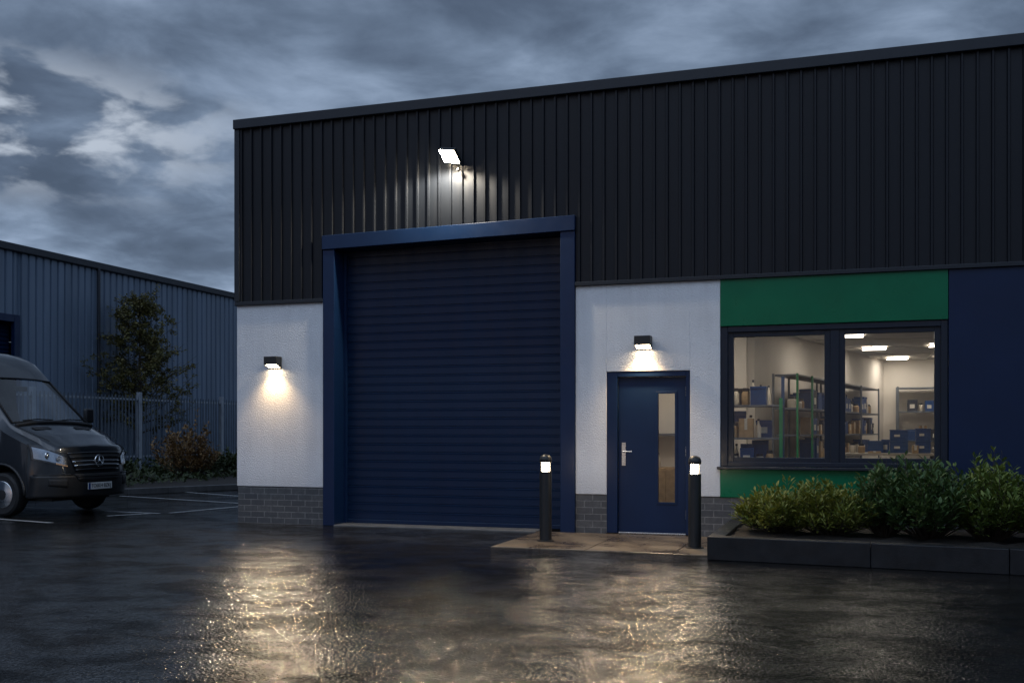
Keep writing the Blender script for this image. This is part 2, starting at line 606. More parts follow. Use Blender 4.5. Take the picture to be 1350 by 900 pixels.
# green and blue panels
MB().box(7.066, 9.725, -.026, .22, 2.672, 3.262).build('green_fascia', M_green, B, bevel=.005)
MB().box(7.066, 9.725, -.026, .22, .515, .868).build('green_apron', M_green, B, bevel=.005)
bp = MB().box(9.731, 12.2, -.024, .22, .515, 3.262)
bp.box(12.206, XR, -.024, .22, .515, 3.262)
bp.build('blue_panel', M_bluep, B, bevel=.005)
# joint flashing around roller door opening
f = MB()
f.box(1.445, 1.628, -.055, .34, 0, 3.94)
f.build('shutter_jamb', M_blue, B, bevel=.006)
f = MB().box(4.975, 5.173, -.055, .34, 0, 3.99)
f.build('shutter_jamb', M_blue, B, bevel=.006)
f = MB()
vs = [(1.44, -.075, 3.945), (5.178, -.075, 3.995), (5.178, .34, 3.995), (1.44, .34, 3.945), (1.44, -.075, 4.145), (5.178, -.075, 4.195), (5.178, .34, 4.195), (1.44, .34, 4.145)]
f.add(vs, [(0, 1, 2, 3), (4, 7, 6, 5), (0, 4, 5, 1), (1, 5, 6, 2), (2, 6, 7, 3), (3, 7, 4, 0)])
f.build('shutter_lintel', M_blue, B, bevel=.006)
# shutter curtain: rolled slat profile
sh = MB()
line = []
zz = .07
pit = .1225
while zz < 4.0:
    for (dy_, tz) in ((.296, 0), (.296, .004), (.2885, .0075), (.2880, .030), (.2876, .060), (.2870, .090), (.2850, .104), (.2835, .110), (.2835, .1165), (.290, .119)):
        line.append((dy_, zz + tz))
    zz += pit
sh.sheet(line, 1.665, 4.94, 'x')
SHU = sh.build('roller_shutter', M_shut, B)
MB().box(1.66, 4.945, .262, .31, .018, .075).build('bottom_bar', M_shut, SHU, bevel=.006)
gr = MB().box(1.629, 1.668, .235, .33, .0, 3.94)
gr.build('guide_rail', M_blue, SHU, bevel=.003)
gr = MB().box(4.938, 4.974, .235, .33, .0, 3.98)
gr.build('guide_rail', M_blue, SHU, bevel=.003)
MB().box(1.6, 5.0, .34, .36, 0, 4.1).build('shutter_backing', M_black, SHU)

# ---- entrance door
D = thing  # (door is part of the building)
df = MB()
df.box(5.595, 5.735, -.006, .20, .02, 2.124)
df.box(6.628, 6.683, -.006, .20, .02, 2.124)
df.box(5.735, 6.628, -.006, .20, 2.055, 2.124)
DF = df.build('door_frame', M_blue, B, bevel=.006)
dl = MB()
gx0, gx1, gz0, gz1 = 6.262, 6.478, .43, 1.835
dl.box(5.741, gx0, .055, .10, .035, 2.05)
dl.box(gx1, 6.622, .055, .10, .035, 2.05)
dl.box(gx0, gx1, .055, .10, .035, gz0)
dl.box(gx0, gx1, .055, .10, gz1, 2.05)
DL = dl.build('door', M_blue, B)
bd = MB()
for (a, c2, e, k) in ((gx0 - .028, gx0, gz0 - .028, gz1 + .028), (gx1, gx1 + .028, gz0 - .028, gz1 + .028)):
    bd.box(a, c2, .044, .0545, e, k)
bd.box(gx0, gx1, .044, .0545, gz0 - .028, gz0)
bd.box(gx0, gx1, .044, .0545, gz1, gz1 + .028)
bd.build('glazing_bead', M_blue, DL, bevel=.003)
M_glass = pane_mat('window_glass', (.96, .965, .97), .45)
MB().box(gx0 + .001, gx1 - .001, .073, .081, gz0 + .001, gz1 - .001).build('vision_pane', M_glass, DL)
hd = MB()
hd.box(5.785, 5.835, .042, .054, .90, 1.20)
hd.tube([(5.81, .043, 1.085), (5.81, -.005, 1.085), (5.83, -.012, 1.085), (5.93, -.012, 1.083)], .010, 10)
hd.tube([(5.81, .044, .965), (5.81, .030, .965)], .014, 12)
hd.build('handle', M_steel, DL, smooth='auto')
for z0 in (1.80, 1.03, .22):
    MB().lathe([(.010, 0), (.010, .12)], (6.626, .044, z0), 10).build('hinge', M_steel, DL, smooth='auto')
MB().box(5.741, 6.622, .03, .12, .012, .033).build('door_sill', M_steel, DL, bevel=.003)

# ---- shop window
wf = MB()
wx0, wx1, wz0, wz1 = 7.068, 9.724, .905, 2.668
wf.box(wx0, 7.156, -.004, .20, wz0, wz1)
wf.box(9.648, wx1, -.004, .20, wz0, wz1)
wf.box(7.156, 9.648, -.004, .20, 2.595, wz1)
wf.box(7.156, 9.648, -.004, .20, wz0, .960)
wf.box(8.393, 8.497, .012, .19, .960, 2.595)
WF = wf.build('shop_window', M_winf, B, bevel=.006)
for (a, c2) in ((7.152, 8.398), (8.492, 9.653)):
    sa = MB()
    s = .075
    sa.box(a, a + s, .03, .10, .957, 2.598)
    sa.box(c2 - s, c2, .03, .10, .957, 2.598)
    sa.box(a + s, c2 - s, .03, .10, .957, 1.020)
    sa.box(a + s, c2 - s, .03, .10, 2.535, 2.598)
    SA = sa.build('window_sash', M_winf, WF, bevel=.005)
    MB().box(a + s, c2 - s, .062, .070, 1.020, 2.535).build('window_pane', M_glass, WF)
MB().box(7.03, 9.76, -.10, .02, .870, .903).build('window_sill', M_trim, WF, bevel=.005)

# ---- interior room (part of the building)
CZ = 2.92
iw = MB()
iw.box(5.15, 5.25, .25, 2.62, 0, CZ)                      # left
iw.box(5.25, 7.26, 2.62, 2.72, 0, CZ)                     # cross wall facing the door
a, b2 = Vector((7.22, 2.62)), Vector((9.32, 11.0))
d = (b2 - a).normalized()
n = Vector((-d.y, d.x)) * .05
iw.obox((*((a + b2) / 2 + n), CZ / 2), (*((b2 - a) / 2), 0), (*n, 0), (0, 0, CZ / 2))
iw.box(9.15, 13.2, 11.0, 11.1, 0, CZ)                     # back
iw.box(13.1, 13.2, .25, 11.0, 0, CZ)                      # right
iw.box(5.25, 5.594, .245, .26, 0, CZ)
iw.box(6.684, 7.064, .245, .26, 0, CZ)
iw.box(9.73, 13.1, .245, .26, 0, CZ)
iw.build('interior_wall', M_inwall, B)
MB().box(5.15, 13.2, .25, 11.1, CZ, CZ + .05).build('interior_ceiling', M_inceil, B)
MB().box(5.15, 13.2, .25, 11.1, -.02, .012).build('interior_floor', M_infloor, B)
MB().box(6.86, 7.16, 2.38, 2.615, 0.012, CZ).build('interior_column', M_inwall, B)
gl = MB()
for yy in (1.8, 3.6, 5.4, 7.2, 9.0):
    gl.box(7.2, 13.1, yy - .012, yy + .012, CZ - .012, CZ - .001)
for xx in (7.8, 9.0, 10.2, 11.4):
    gl.box(xx - .012, xx + .012, .27, 10.9, CZ - .013, CZ - .0015)
gl.build('ceiling_grid', M_inceil, B)

# ---- wall lamps, floodlight
M_diff = emit('lamp_diffuser', (1.0, .77, .48), 40)
M_flood = emit('flood_glass', (1.0, .82, .58), 260)
for (lx, lz, lab, e) in ((.655, 2.345, 'small black box wall lamp glowing on the white panel left of the shutter', 27),
                         (6.095, 2.487, 'small black box wall lamp glowing above the blue entrance door', 36)):
    T = thing('wall_lamp', lab, 'wall lamp', (lx, -.02, lz), 0, 'box wall lamps on the white render')
    hb = MB()
    zf, zk = lz - .035, lz - .085                        # lower edge at the front and at the back: the mouth looks down and outward
    hb.box(lx - .105, lx + .105, -.175, -.035, lz + .075, lz + .085)
    hb.box(lx - .105, lx + .105, -.175, -.165, zf, lz + .075)
    for xa in (lx - .105, lx + .095):
        hb.prism([(-.165, zf), (-.035, zk), (-.035, lz + .075), (-.165, lz + .075)], xa, xa + .010, 'x')
    hb.box(lx - .105, lx + .105, -.035, -.028, zk, lz + .085)
    hb.build('housing', M_black, T, bevel=.002)
    MB().box(lx - .07, lx + .07, -.028, -.0205, lz - .06, lz + .06).build('back_plate', M_black, T)
    MB().prism([(-.163, zf + .010), (-.037, zk + .012), (-.037, zk + .018), (-.163, zf + .016)], lx - .093, lx + .093, 'x').build('diffuser', M_diff, T)
    lamp('SPOT', (lx, -.155, lz - .07), (0, .0, -1), e * 1.7, WARM, spot_size=math.radians(112), spot_blend=1.0, shadow_soft_size=.03)
    lamp('SPOT', (lx, -.19, lz - .06), (0, -.92, -.42), (185 if lx < 1 else 140), (1.0, .75, .46), spot_size=math.radians(104), spot_blend=.5, shadow_soft_size=.045)

fx, fz = 3.46, 5.07
T = thing('floodlight', 'bright square floodlight on the dark cladding above the shutter', 'floodlight', (fx, -.05, fz), 0)
# body tilted down, facing out and to the left
fd = Vector((-.30, -.55, -.78)).normalized()
fu = Vector((1, -.12, 0))
fu = (fu - fd * fu.dot(fd)).normalized()
fw = fd.cross(fu).normalized()
fc = Vector((fx, -.215, fz))
hb = MB().obox(fc - fd * .03, fu * .135, fw * .115, fd * .025)
hb.obox(fc - fd * .065, fu * .09, fw * .08, fd * .012)
hb.build('housing', M_black, T, bevel=.006)
MB().obox(fc - fd * -.0, fu * .122, fw * .102, fd * .004).build('lens', M_flood, T)
br = MB().tube([(fx, -.045, fz + .05), (fx, -.12, fz + .06), tuple(fc - fd * .07)], .014, 8)
br.box(fx - .05, fx + .05, -.060, -.047, fz - .04, fz + .12)
br.build('bracket', M_black, T, smooth='auto')
MB().lathe([(.012, -.035), (.022, -.026), (.022, 0), (.012, .012)], (fx + .09, -.12, fz - .15), 14).build('motion_sensor', M_black, T, smooth=True)
MB().tube([(fx + .09, -.12, fz - .14), (fx + .09, -.08, fz - .13), (fx + .09, -.046, fz - .13)], .008, 8).build('sensor_arm', M_black, T, smooth=True)
lamp('SPOT', fc + fd * .02 + Vector((0, -.07, -.02)), (-.06, -.22, -1), 330, (1.0, .86, .66), spot_size=math.radians(165), spot_blend=.35, shadow_soft_size=.05)

lamp('SPOT', fc + fd * .03, (-.02, -.66, -.80), 330, (1.0, .76, .48), spot_size=math.radians(88), spot_blend=.7, shadow_soft_size=.08)

# ---- bollards
M_bol = emit('bollard_lens', (1.0, .80, .56), 60)
M_bolc = pane_mat('bollard_glass', (1, 1, 1), 1.0)
for (bx, by, lab) in ((5.10, -1.16, 'black light bollard standing in front of the shutter corner'),
                      (6.93, -1.32, 'black light bollard standing beside the door and the planter')):
    T = thing('light_bollard', lab, 'bollard', (bx, by, .012), 0, 'lit black bollards before the door')
    h = 1.05
    MB().lathe([(.074, .012), (.074, .86)], (bx, by, 0), 28).build('post', M_black, T, smooth='auto')
    MB().lathe([(.105, .0125), (.105, .020), (.076, .026)], (bx, by, 0), 28).build('base_plate', M_black, T, smooth='auto')
    MB().lathe([(.074, .972), (.075, 1.0), (.070, 1.03), (.052, 1.055), (.02, 1.066), (.002, 1.068)], (bx, by, 0), 28).build('cap', M_black, T, smooth=True)
    MB().lathe([(.046, .862), (.046, .970)], (bx, by, 0), 20).build('lens', M_bol, T, smooth='auto')
    for k in range(4):
        aa = PI / 4 + k * PI / 2
        cg = MB()
        cg.tube([(bx + .066 * math.cos(aa), by + .066 * math.sin(aa), .855), (bx + .066 * math.cos(aa), by + .066 * math.sin(aa), .978)], .006, 6)
        cg.build('strut', M_black, T)

# ------------------------------------------------------------------ planter and its shrubs
T = thing('planter', 'low dark stone block planter under the shop window', 'planter', (8.7, -1.2, 0))
pl = MB()
def px0(y):
    return 7.20
xs = [7.20, 8.82, 10.05, 11.3, 12.6]
y0a = -2.30
for i in range(4):
    a, c2 = xs[i], xs[i + 1] - .006
    ya, yb = y0a - .085 * (a - 7.2), y0a - .085 * (c2 - 7.2)
    vs = [(a, ya, 0), (c2, yb, 0), (c2, yb + .17, 0), (a, ya + .17, 0)]
    pl.add(vs + [(q[0], q[1], .245) for q in vs], [(0, 1, 2, 3), (4, 7, 6, 5), (0, 4, 5, 1), (1, 5, 6, 2), (2, 6, 7, 3), (3, 7, 4, 0)])
pl.box(7.20, 7.37, -2.125, -1.1, 0, .243)
pl.box(7.20, 7.37, -1.094, -.03, 0, .244)
pl.build('wall_block', M_planter, T, bevel=.008)
so_ = MB()
NX, NY = 40, 14
vs = []
for j in range(NY + 1):
    for i in range(NX + 1):
        xx = 7.36 + (12.6 - 7.36) * i / NX
        yb = y0a + .16 - .085 * (xx - 7.2)
        yy = yb + (-.03 - yb) * j / NY
        vs.append((xx, yy, .20 + R.uniform(-.02, .025)))
so_.add(vs, [(j * (NX + 1) + i, j * (NX + 1) + i + 1, (j + 1) * (NX + 1) + i + 1, (j + 1) * (NX + 1) + i) for j in range(NY) for i in range(NX)])
so_.build('soil', M_soil, T, smooth=True)


def leaf(mb, p, d, up, L, wd, fold=.25, droop=.2):
    """one folded, pointed leaf of six faces"""
    d = d.normalized()
    s = d.cross(up)
    if s.length < 1e-3:
        s = d.cross(Vector((1, 0, 0)))
    s.normalize()
    nrm = s.cross(d).normalized()
    def P(t, u):
        return p + d * (L * t) + s * (wd * u) + nrm * (abs(u) * wd * fold - droop * L * t * t)
    vs = [P(0, 0), P(.38, .5), P(.45, 0), P(.38, -.5), P(.75, .33), P(.78, 0), P(.75, -.33), P(1, 0)]
    mb.add(vs, [(0, 2, 1), (0, 3, 2), (1, 2, 5, 4), (2, 3, 6, 5), (4, 5, 7), (5, 6, 7)])


def shrub(name, label, cat, c, rx, ry, hgt, nst, lpn, L, m, seed, group=None, spike=.30, base_z=None, wd=.40):
    rr = random.Random(seed)
    c = Vector(c)
    T = thing(name, label, cat, c, 0, group)
    st, lf = MB(), MB()
    for i in range(nst):
        a = rr.uniform(0, 2 * PI)
        q = math.sqrt(rr.random())
        lean = q
        hh = hgt * (1 - .55 * q ** 2.2) * rr.uniform(.72, 1.0) + (rr.random() < .20) * spike * hgt * rr.uniform(.3, .9)
        tip = c + Vector((rx * lean * math.cos(a), ry * lean * math.sin(a), hh))
        b0 = c + Vector((rx * .25 * q * math.cos(a), ry * .25 * q * math.sin(a), 0))
        mid = (b0 + tip) / 2 + Vector((math.cos(a), math.sin(a), -.3)) * .10 * q * rx + Vector((rr.uniform(-1, 1), rr.uniform(-1, 1), 0)) * .03
        pts = [b0, (b0 + mid) / 2 + Vector((rr.uniform(-.01, .01), rr.uniform(-.01, .01), 0)), mid, (mid + tip) / 2, tip]
        st.tube(pts, [.006, .005, .004, .003, .0015], 5)
        for k in range(lpn):
            t = rr.uniform(.22, 1) ** .75
            s = t * 4
            ii = min(3, int(s))
            p = pts[ii].lerp(pts[ii + 1], s - ii)
            ax = (pts[ii + 1] - pts[ii]).normalized()
            az = rr.uniform(0, 2 * PI)
            rad = Vector((math.cos(az), math.sin(az), rr.uniform(-.1, .5)))
            dd = (ax * (.25 + .9 * t * t) + rad * rr.uniform(.5, 1)).normalized()
            off = rad * rr.uniform(0, .05)
            sz = L * rr.uniform(.6, 1.15)
            leaf(lf, p + off, dd, Vector((0, 0, 1)) + Vector((rr.uniform(-.5, .5), rr.uniform(-.5, .5), 0)), sz, sz * wd, rr.uniform(.1, .4), rr.uniform(.05, .4))
    lf.build('foliage', m, T, normals=False)
    st.build('stem', M_bark, T)
    return T


SG = 'shrubs in the block planter'
shrub('shrub', 'yellow green shrub at the planter corner beside the bollard', 'shrub', (7.86, -1.22, .2), .50, .62, .52, 135, 34, .072, M_leafA, 11, SG)
shrub('shrub', 'rounded yellow green shrub below the left window pane', 'shrub', (8.42, -1.28, .2), .52, .66, .56, 145, 34, .072, M_leafA, 12, SG)
shrub('shrub', 'slim upright deep green shrub under the window mullion', 'shrub', (8.98, -1.15, .2), .36, .55, .80, 95, 34, .080, M_leafB, 13, SG)
shrub('shrub', 'tall deep green shrub with large leaves below the right window pane', 'shrub', (9.42, -1.30, .2), .50, .68, .82, 150, 36, .084, M_leafB, 14, SG)
shrub('shrub', 'tall mid green bushy shrub in front of the navy wall panel', 'shrub', (10.02, -1.30, .2), .48, .72, .80, 150, 36, .076, M_leafC, 15, SG)
shrub('shrub', 'mid green shrub cut off by the right edge of the photo', 'shrub', (10.62, -1.45, .2), .50, .72, .78, 135, 34, .076, M_leafC, 16, SG)

# ------------------------------------------------------------------ interior: lights, racks, goods
M_panel = emit('ceiling_panel', (1.0, .89, .75), 14.5)
cls = [(8.62, 4.4, 'nearest the window glass, behind the mullion'), (9.05, 7.3, 'middle of the left row'), (9.58, 10.2, 'far end of the left row'),
       (10.20, 6.9, 'middle of the right row, cut by the window frame'), (10.52, 9.9, 'far end of the right row, by the frame'), (11.4, 3.0, None), (6.2, 1.3, None), (7.75, 1.0, 'added unseen behind the head of the left window pane'), (9.3, 1.0, 'added unseen behind the head of the right window pane')]  # panels behind the window head are unseen, added to light the goods
for (lx, ly, ps) in cls:
    if lx > 11:
        lab = 'ceiling light panel hidden beyond the right window frame'
    elif ps is None:
        lab = 'ceiling light panel over the space behind the entrance door'
    else:
        lab = 'glowing ceiling light panel, ' + ps
    T = thing('ceiling_light', lab, 'ceiling light', (lx, ly, CZ - .01), 0, 'square ceiling lights in the shop')
    fr = MB()
    a, c2 = .23, .30
    fr.box(lx - a, lx + a, ly - c2, ly - c2 + .02, CZ - .03, CZ - .014)
    fr.box(lx - a, lx + a, ly + c2 - .02, ly + c2, CZ - .03, CZ - .014)
    fr.box(lx - a, lx - a + .02, ly - c2 + .02, ly + c2 - .02, CZ - .03, CZ - .014)
    fr.box(lx + a - .02, lx + a, ly - c2 + .02, ly + c2 - .02, CZ - .03, CZ - .014)
    fr.build('frame', M_inceil, T)
    MB().box(lx - a + .021, lx + a - .021, ly - c2 + .021, ly + c2 - .021, CZ - .027, CZ - .016).build('diffuser', M_panel, T)

ORD = ['first', 'second', 'third', 'fourth', 'fifth', 'sixth', 'seventh', 'eighth', 'ninth', 'tenth', 'eleventh', 'twelfth', 'thirteenth', 'fourteenth', 'fifteenth']


def item(kind, p, ang, w, hgt, rr):
    """goods: one mesh each, at p (base centre), turned by ang"""
    mb = MB()
    if kind == 'box':
        mb.box(-w / 2, w / 2, -.09, .09, 0, hgt * .86)
        mb.box(-w / 2 - .004, w / 2 + .004, -.094, .094, hgt * .865, hgt)
        mb.cur = 1
        if rr.random() < .6:
            mb.box(-w * .28, w * .22, -.0935, -.0905, hgt * .25, hgt * .6)
        o = mb.build('storage_box', [M_box if rr.random() < .75 else M_boxd, M_lab], bevel=.003)
        nm = 'blue storage box'
        if o.data.materials[0] == M_boxd:
            nm = 'dark storage box'
    elif kind == 'jar':
        r = w * .42
        mb.lathe([(r * .9, 0), (r, .01), (r, hgt * .68), (r * .72, hgt * .8)], n=14)
        mb.cur = 1
        mb.lathe([(r * .78, hgt * .802), (r * .78, hgt * .98), (r * .7, hgt)], n=14)
        o = mb.build('jar', [M_cream if rr.random() < .6 else M_tan, M_boxd], smooth='auto')
        nm = 'cream jar' if o.data.materials[0] == M_cream else 'tan jar'
    elif kind == 'bottle':
        r = w * .32
        mb.lathe([(r * .95, 0), (r, .01), (r, hgt * .55), (r * .4, hgt * .75), (r * .35, hgt * .9)], n=12)
        mb.cur = 1
        mb.lathe([(r * .45, hgt * .902), (r * .45, hgt)], n=12)
        o = mb.build('bottle', [M_cream if rr.random() < .5 else M_box, M_boxd], smooth='auto')
        nm = 'cream bottle' if o.data.materials[0] == M_cream else 'blue bottle'
    else:
        mb.box(-w / 2, w / 2, -.08, .08, 0, hgt)
        mb.cur = 1
        mb.box(-.02, .02, -.082, .082, hgt * .4, hgt + .002)
        o = mb.build('carton', [M_tan, M_lab], bevel=.003)
        nm = 'tan carton'
    o.location = p
    o.rotation_euler = (0, 0, ang)
    return o, nm


def fill(start, end, z, ang, place, grp, kinds, seed, hmax=.26, gap=.02):
    rr = random.Random(seed)
    a, b2 = Vector(start), Vector(end)
    L = (b2 - a).length
    d = (b2 - a).normalized()
    s = .05
    i = 0
    while True:
        k = rr.choice(kinds)
        w = {'box': rr.uniform(.15, .24), 'jar': rr.uniform(.10, .15), 'bottle': rr.uniform(.10, .13), 'carton': rr.uniform(.12, .2)}[k]
        if s + w > L - .03 or i >= len(ORD):
            break
        hh = {'box': rr.uniform(.65, 1.05), 'jar': rr.uniform(.5, .75), 'bottle': rr.uniform(.75, 1.05), 'carton': rr.uniform(.45, .9)}[k] * hmax
        p = a + d * (s + w / 2)
        o, nm = item(k, (p.x, p.y, z), ang + rr.uniform(-.06, .06), w, hh, rr)
        tag(o, f'{nm}, {ORD[i]} from the left on {place}', nm.split()[-1] if 'storage' not in nm else 'storage box', grp)
        i += 1
        s += w + rr.uniform(.1, .9) * gap


# rack A close to the window, parallel to the facade
T = thing('shelving_rack', 'short grey rack with a green post close behind the left window pane', 'shelving', (7.3, 1.55, .012))
ra = MB()
SH = (.86, 1.262, 1.712)
for z in SH:
    MB().box(6.95, 7.735, 1.36, 1.76, z - .028, z).build('shelf', M_rack, T, bevel=.003)
MB().box(7.70, 7.745, 1.335, 1.358, .012, 1.80).build('post', M_rackg, T)
MB().box(7.70, 7.745, 1.762, 1.785, .012, 2.12).build('post', M_rackb, T)
MB().box(6.93, 6.97, 1.335, 1.358, .012, 1.80).build('post', M_rack, T)
MB().box(6.93, 6.97, 1.762, 1.785, .012, 1.80).build('post', M_rack, T)
for i, z in enumerate(SH):
    fill((6.98, 1.46), (7.70, 1.46), z, 0, f'{["bottom", "middle", "top"][i]} shelf of rack nearest the glass', 'goods on the rack nearest the glass',
         [['jar', 'jar', 'bottle', 'box'], ['bottle', 'jar', 'bottle', 'box', 'carton'], ['box', 'jar', 'box', 'bottle']][i], 20 + i, .33, .012)

    fill((6.98, 1.67), (7.70, 1.67), z, 0, f'{["bottom", "middle", "top"][i]} shelf back row, rack nearest the glass', 'goods on the rack nearest the glass', ['box', 'box', 'bottle'], 30 + i, .36, .012)

# rack B along the slanted wall
a, b2 = Vector((7.87, 2.62)), Vector((9.17, 9.0))
d = (b2 - a).normalized()
n = Vector((-d.y, d.x))
angB = math.atan2(d.y, d.x)
T = thing('shelving_rack', 'long grey shelving rack with green front posts along the slanted side wall', 'shelving', (*a, .012), 0)
SB = (.50, .92, 1.30, 1.70, 2.20)
L = (b2 - a).length
for z in SB:
    m2 = (a + b2) / 2 + n * .17
    MB().obox((*m2, z - .014), (*(d * (L / 2 - .02)), 0), (*(n * .165), 0), (0, 0, .014)).build('shelf', M_rack, T, bevel=.003)
posts = [0, .9, 2.75, 3.05, 4.7, 6.45]
for i, s in enumerate(posts):
    for k, o2 in enumerate((-.012, .352)):
        p = a + d * s + n * o2
        MB().obox((*p, 1.11), (*(d * .025), 0), (*(n * .012), 0), (0, 0, 1.098)).build('post', M_rackg if i < 2 and k == 0 else M_rack, T)
for i, z in enumerate((.92, 1.30, 1.70)):
    for j, (s0, s1) in enumerate(((.95, 2.7), (3.1, 4.65), (4.75, 6.4))):
        fill(a + d * s0 + n * .12, a + d * s1 + n * .12, z, angB, f'{["low", "middle", "upper"][i]} shelf, {["near", "centre", "far"][j]} bay, slanted rack',
             'goods on the rack along the slanted wall', [['jar', 'carton', 'jar', 'box'], ['carton', 'box', 'jar', 'box'], ['box', 'jar', 'box', 'bottle']][i], 50 + i * 5 + j, .31, .025)
for j, (s0, s1) in enumerate(((.95, 2.7), (3.1, 4.65), (4.75, 6.4))):
    fill(a + d * s0 + n * .27, a + d * s1 + n * .27, 1.70, angB, f'upper shelf back row, {["near", "centre", "far"][j]} bay, slanted rack', 'goods on the rack along the slanted wall', ['box', 'box', 'carton'], 80 + j, .29, .02)
fill(a + d * .05 + n * .12, a + d * .88 + n * .12, 1.70, angB, 'shelf between the green posts', 'goods on the rack along the slanted wall', ['jar', 'jar', 'carton'], 91, .24, .05)

# rack C on the back wall
T = thing('shelving_rack', 'wide grey shelving rack against the back wall of the shop', 'shelving', (10.5, 10.7, .012))
for z in (.5, 1.15, 1.78, 2.29):
    MB().box(9.60, 12.2, 10.5, 10.92, z - .03, z).build('shelf', M_rack, T)
for xx in (9.575, 10.85, 12.2):
    for yy in (10.485, 10.92):
        MB().box(xx, xx + .045, yy, yy + .03, .012, 2.31).build('post', M_rack, T)
fill((9.75, 10.66), (10.75, 10.66), 1.78, 0, 'the middle shelf of the back wall rack', 'goods on the back wall rack', ['box', 'box', 'box', 'jar'], 71, .26, .03)
fill((9.75, 10.66), (10.75, 10.66), 1.15, 0, 'the lower shelf of the back wall rack', 'goods on the back wall rack', ['box', 'carton'], 72, .26, .06)

# packing bench with crates
T = thing('packing_bench', 'pale topped packing bench in the middle of the shop', 'bench', (9.2, 4.9, .012))
MB().box(8.45, 9.98, 4.5, 5.25, .955, .99).build('bench_top', M_bench, T, bevel=.004)
for xx in (8.5, 9.88):
    for yy in (4.55, 5.15):
        MB().box(xx, xx + .05, yy, yy + .05, .012, .954).build('leg', M_rack, T)
MB().box(8.55, 9.88, 4.6, 4.62, .70, .90).build('apron_panel', M_boxd, T)


def crate(x, y, z, w, dd, h, lab):
    T = thing('storage_crate', lab, 'crate', (x, y, z), 0, 'blue crates on the packing bench')
    c = MB()
    t = .012
    c.box(x - w / 2, x + w / 2, y - dd / 2, y + dd / 2, z, z + t)
    c.box(x - w / 2, x + w / 2, y - dd / 2, y - dd / 2 + t, z + t, z + h)
    c.box(x - w / 2, x + w / 2, y + dd / 2 - t, y + dd / 2, z + t, z + h)
    c.box(x - w / 2, x - w / 2 + t, y - dd / 2 + t, y + dd / 2 - t, z + t, z + h)
    c.box(x + w / 2 - t, x + w / 2, y - dd / 2 + t, y + dd / 2 - t, z + t, z + h)
    for q in (.3, .65):
        c.box(x - w / 2 - .004, x + w / 2 + .004, y - dd / 2 - .006, y - dd / 2, z + h * q, z + h * q + .015)
    c.build('body', M_box, T, bevel=.003)
    r = MB().box(x - w / 2 - .008, x + w / 2 + .008, y - dd / 2 - .008, y + dd / 2 + .008, z + h - .004, z + h + .010)
    r.build('lid', M_box, T, bevel=.003)
    MB().box(x - w * .28, x + w * .05, y - dd / 2 - .0085, y - dd / 2 - .0065, z + h * .42, z + h * .62).build('label_card', M_lab, T)


crate(9.38, 4.85, .99, .27, .3, .18, 'lower blue crate of the left stack on the packing bench')
crate(9.38, 4.85, 1.182, .27, .3, .18, 'upper blue crate of the left stack on the packing bench')
crate(9.75, 4.85, .99, .22, .28, .19, 'lower blue crate of the right stack on the packing bench')
crate(9.75, 4.85, 1.192, .22, .28, .19, 'upper blue crate of the right stack on the packing bench')
rr = random.Random(5)
for (k, x, y, z, w, h, lab) in (('carton', 9.62, 4.62, .99, .09, .13, 'small tan carton in front of the right crate stack'),
                                ('jar', 9.71, 4.82, 1.394, .06, .05, 'tiny jar on top of the right crate stack, left of two'),
                                ('jar', 9.79, 4.82, 1.394, .06, .05, 'tiny jar on top of the right crate stack, right of two'),
                                ('jar', 8.66, 4.75, .99, .12, .16, 'cream jar at the left end of the packing bench'),
                                ('jar', 8.80, 4.70, .99, .13, .15, 'cream jar second along from the left bench end'),
                                ('box', 9.02, 4.9, .99, .24, .2, 'blue box left of the crates on the packing bench'),
                                ('box', 9.18, 5.0, .99, .12, .22, 'narrow box tight against the left crate stack on the bench'),
                                ('carton', 9.0, 4.62, .99, .2, .03, 'flat parcel lying near the front edge of the packing bench')):
    o, nm = item(k, (x, y, z), rr.uniform(-.05, .05), w, h, rr)
    tag(o, lab, {'carton': 'carton', 'jar': 'jar', 'box': 'storage box'}[k], 'goods on the packing bench')
# counter at the right with crates
T = thing('counter', 'pale counter at the right edge of the right window pane', 'counter', (10.4, 5.9, .012))
MB().box(9.98, 11.5, 5.6, 6.3, 1.03, 1.06).build('counter_top', M_bench, T, bevel=.004)
MB().box(10.02, 11.46, 5.66, 6.26, .012, 1.028).build('cabinet', M_boxd, T)
o, nm = item('box', (10.15, 5.9, 1.06), .1, .22, .12, rr)
tag(o, 'low box on the counter by the right window frame', 'storage box')
# wall switch box on slanted wall, shelf and cabinet seen through the door
o = MB().box(9.18, 9.28, 10.93, 10.998, 1.45, 1.75).build('switch_box', M_boxd, bevel=.004)
tag(o, 'small dark switch box on the back wall of the shop', 'switch box')
o = MB().box(5.3, 6.80, 2.36, 2.615, 1.275, 1.315).build('wall_shelf', M_rack, bevel=.004)
tag(o, 'grey wall shelf seen through the door glass', 'shelf')
T = thing('cabinet', 'tan wooden cabinet seen through the door glass', 'cabinet', (5.95, 2.35, .012))
MB().box(5.5, 6.55, 2.05, 2.6, .012, .80).build('body', M_tan, T, bevel=.004)
MB().box(5.52, 6.02, 2.028, 2.049, .05, .77).build('cabinet_door', M_tan, T, bevel=.004)
MB().box(6.03, 6.53, 2.028, 2.049, .05, .77).build('cabinet_door', M_tan, T, bevel=.004)
o, nm = item('bottle', (5.86, 2.3, .80), 0, .12, .22, rr)
tag(o, 'bottle on the wooden cabinet behind the door glass', 'bottle')

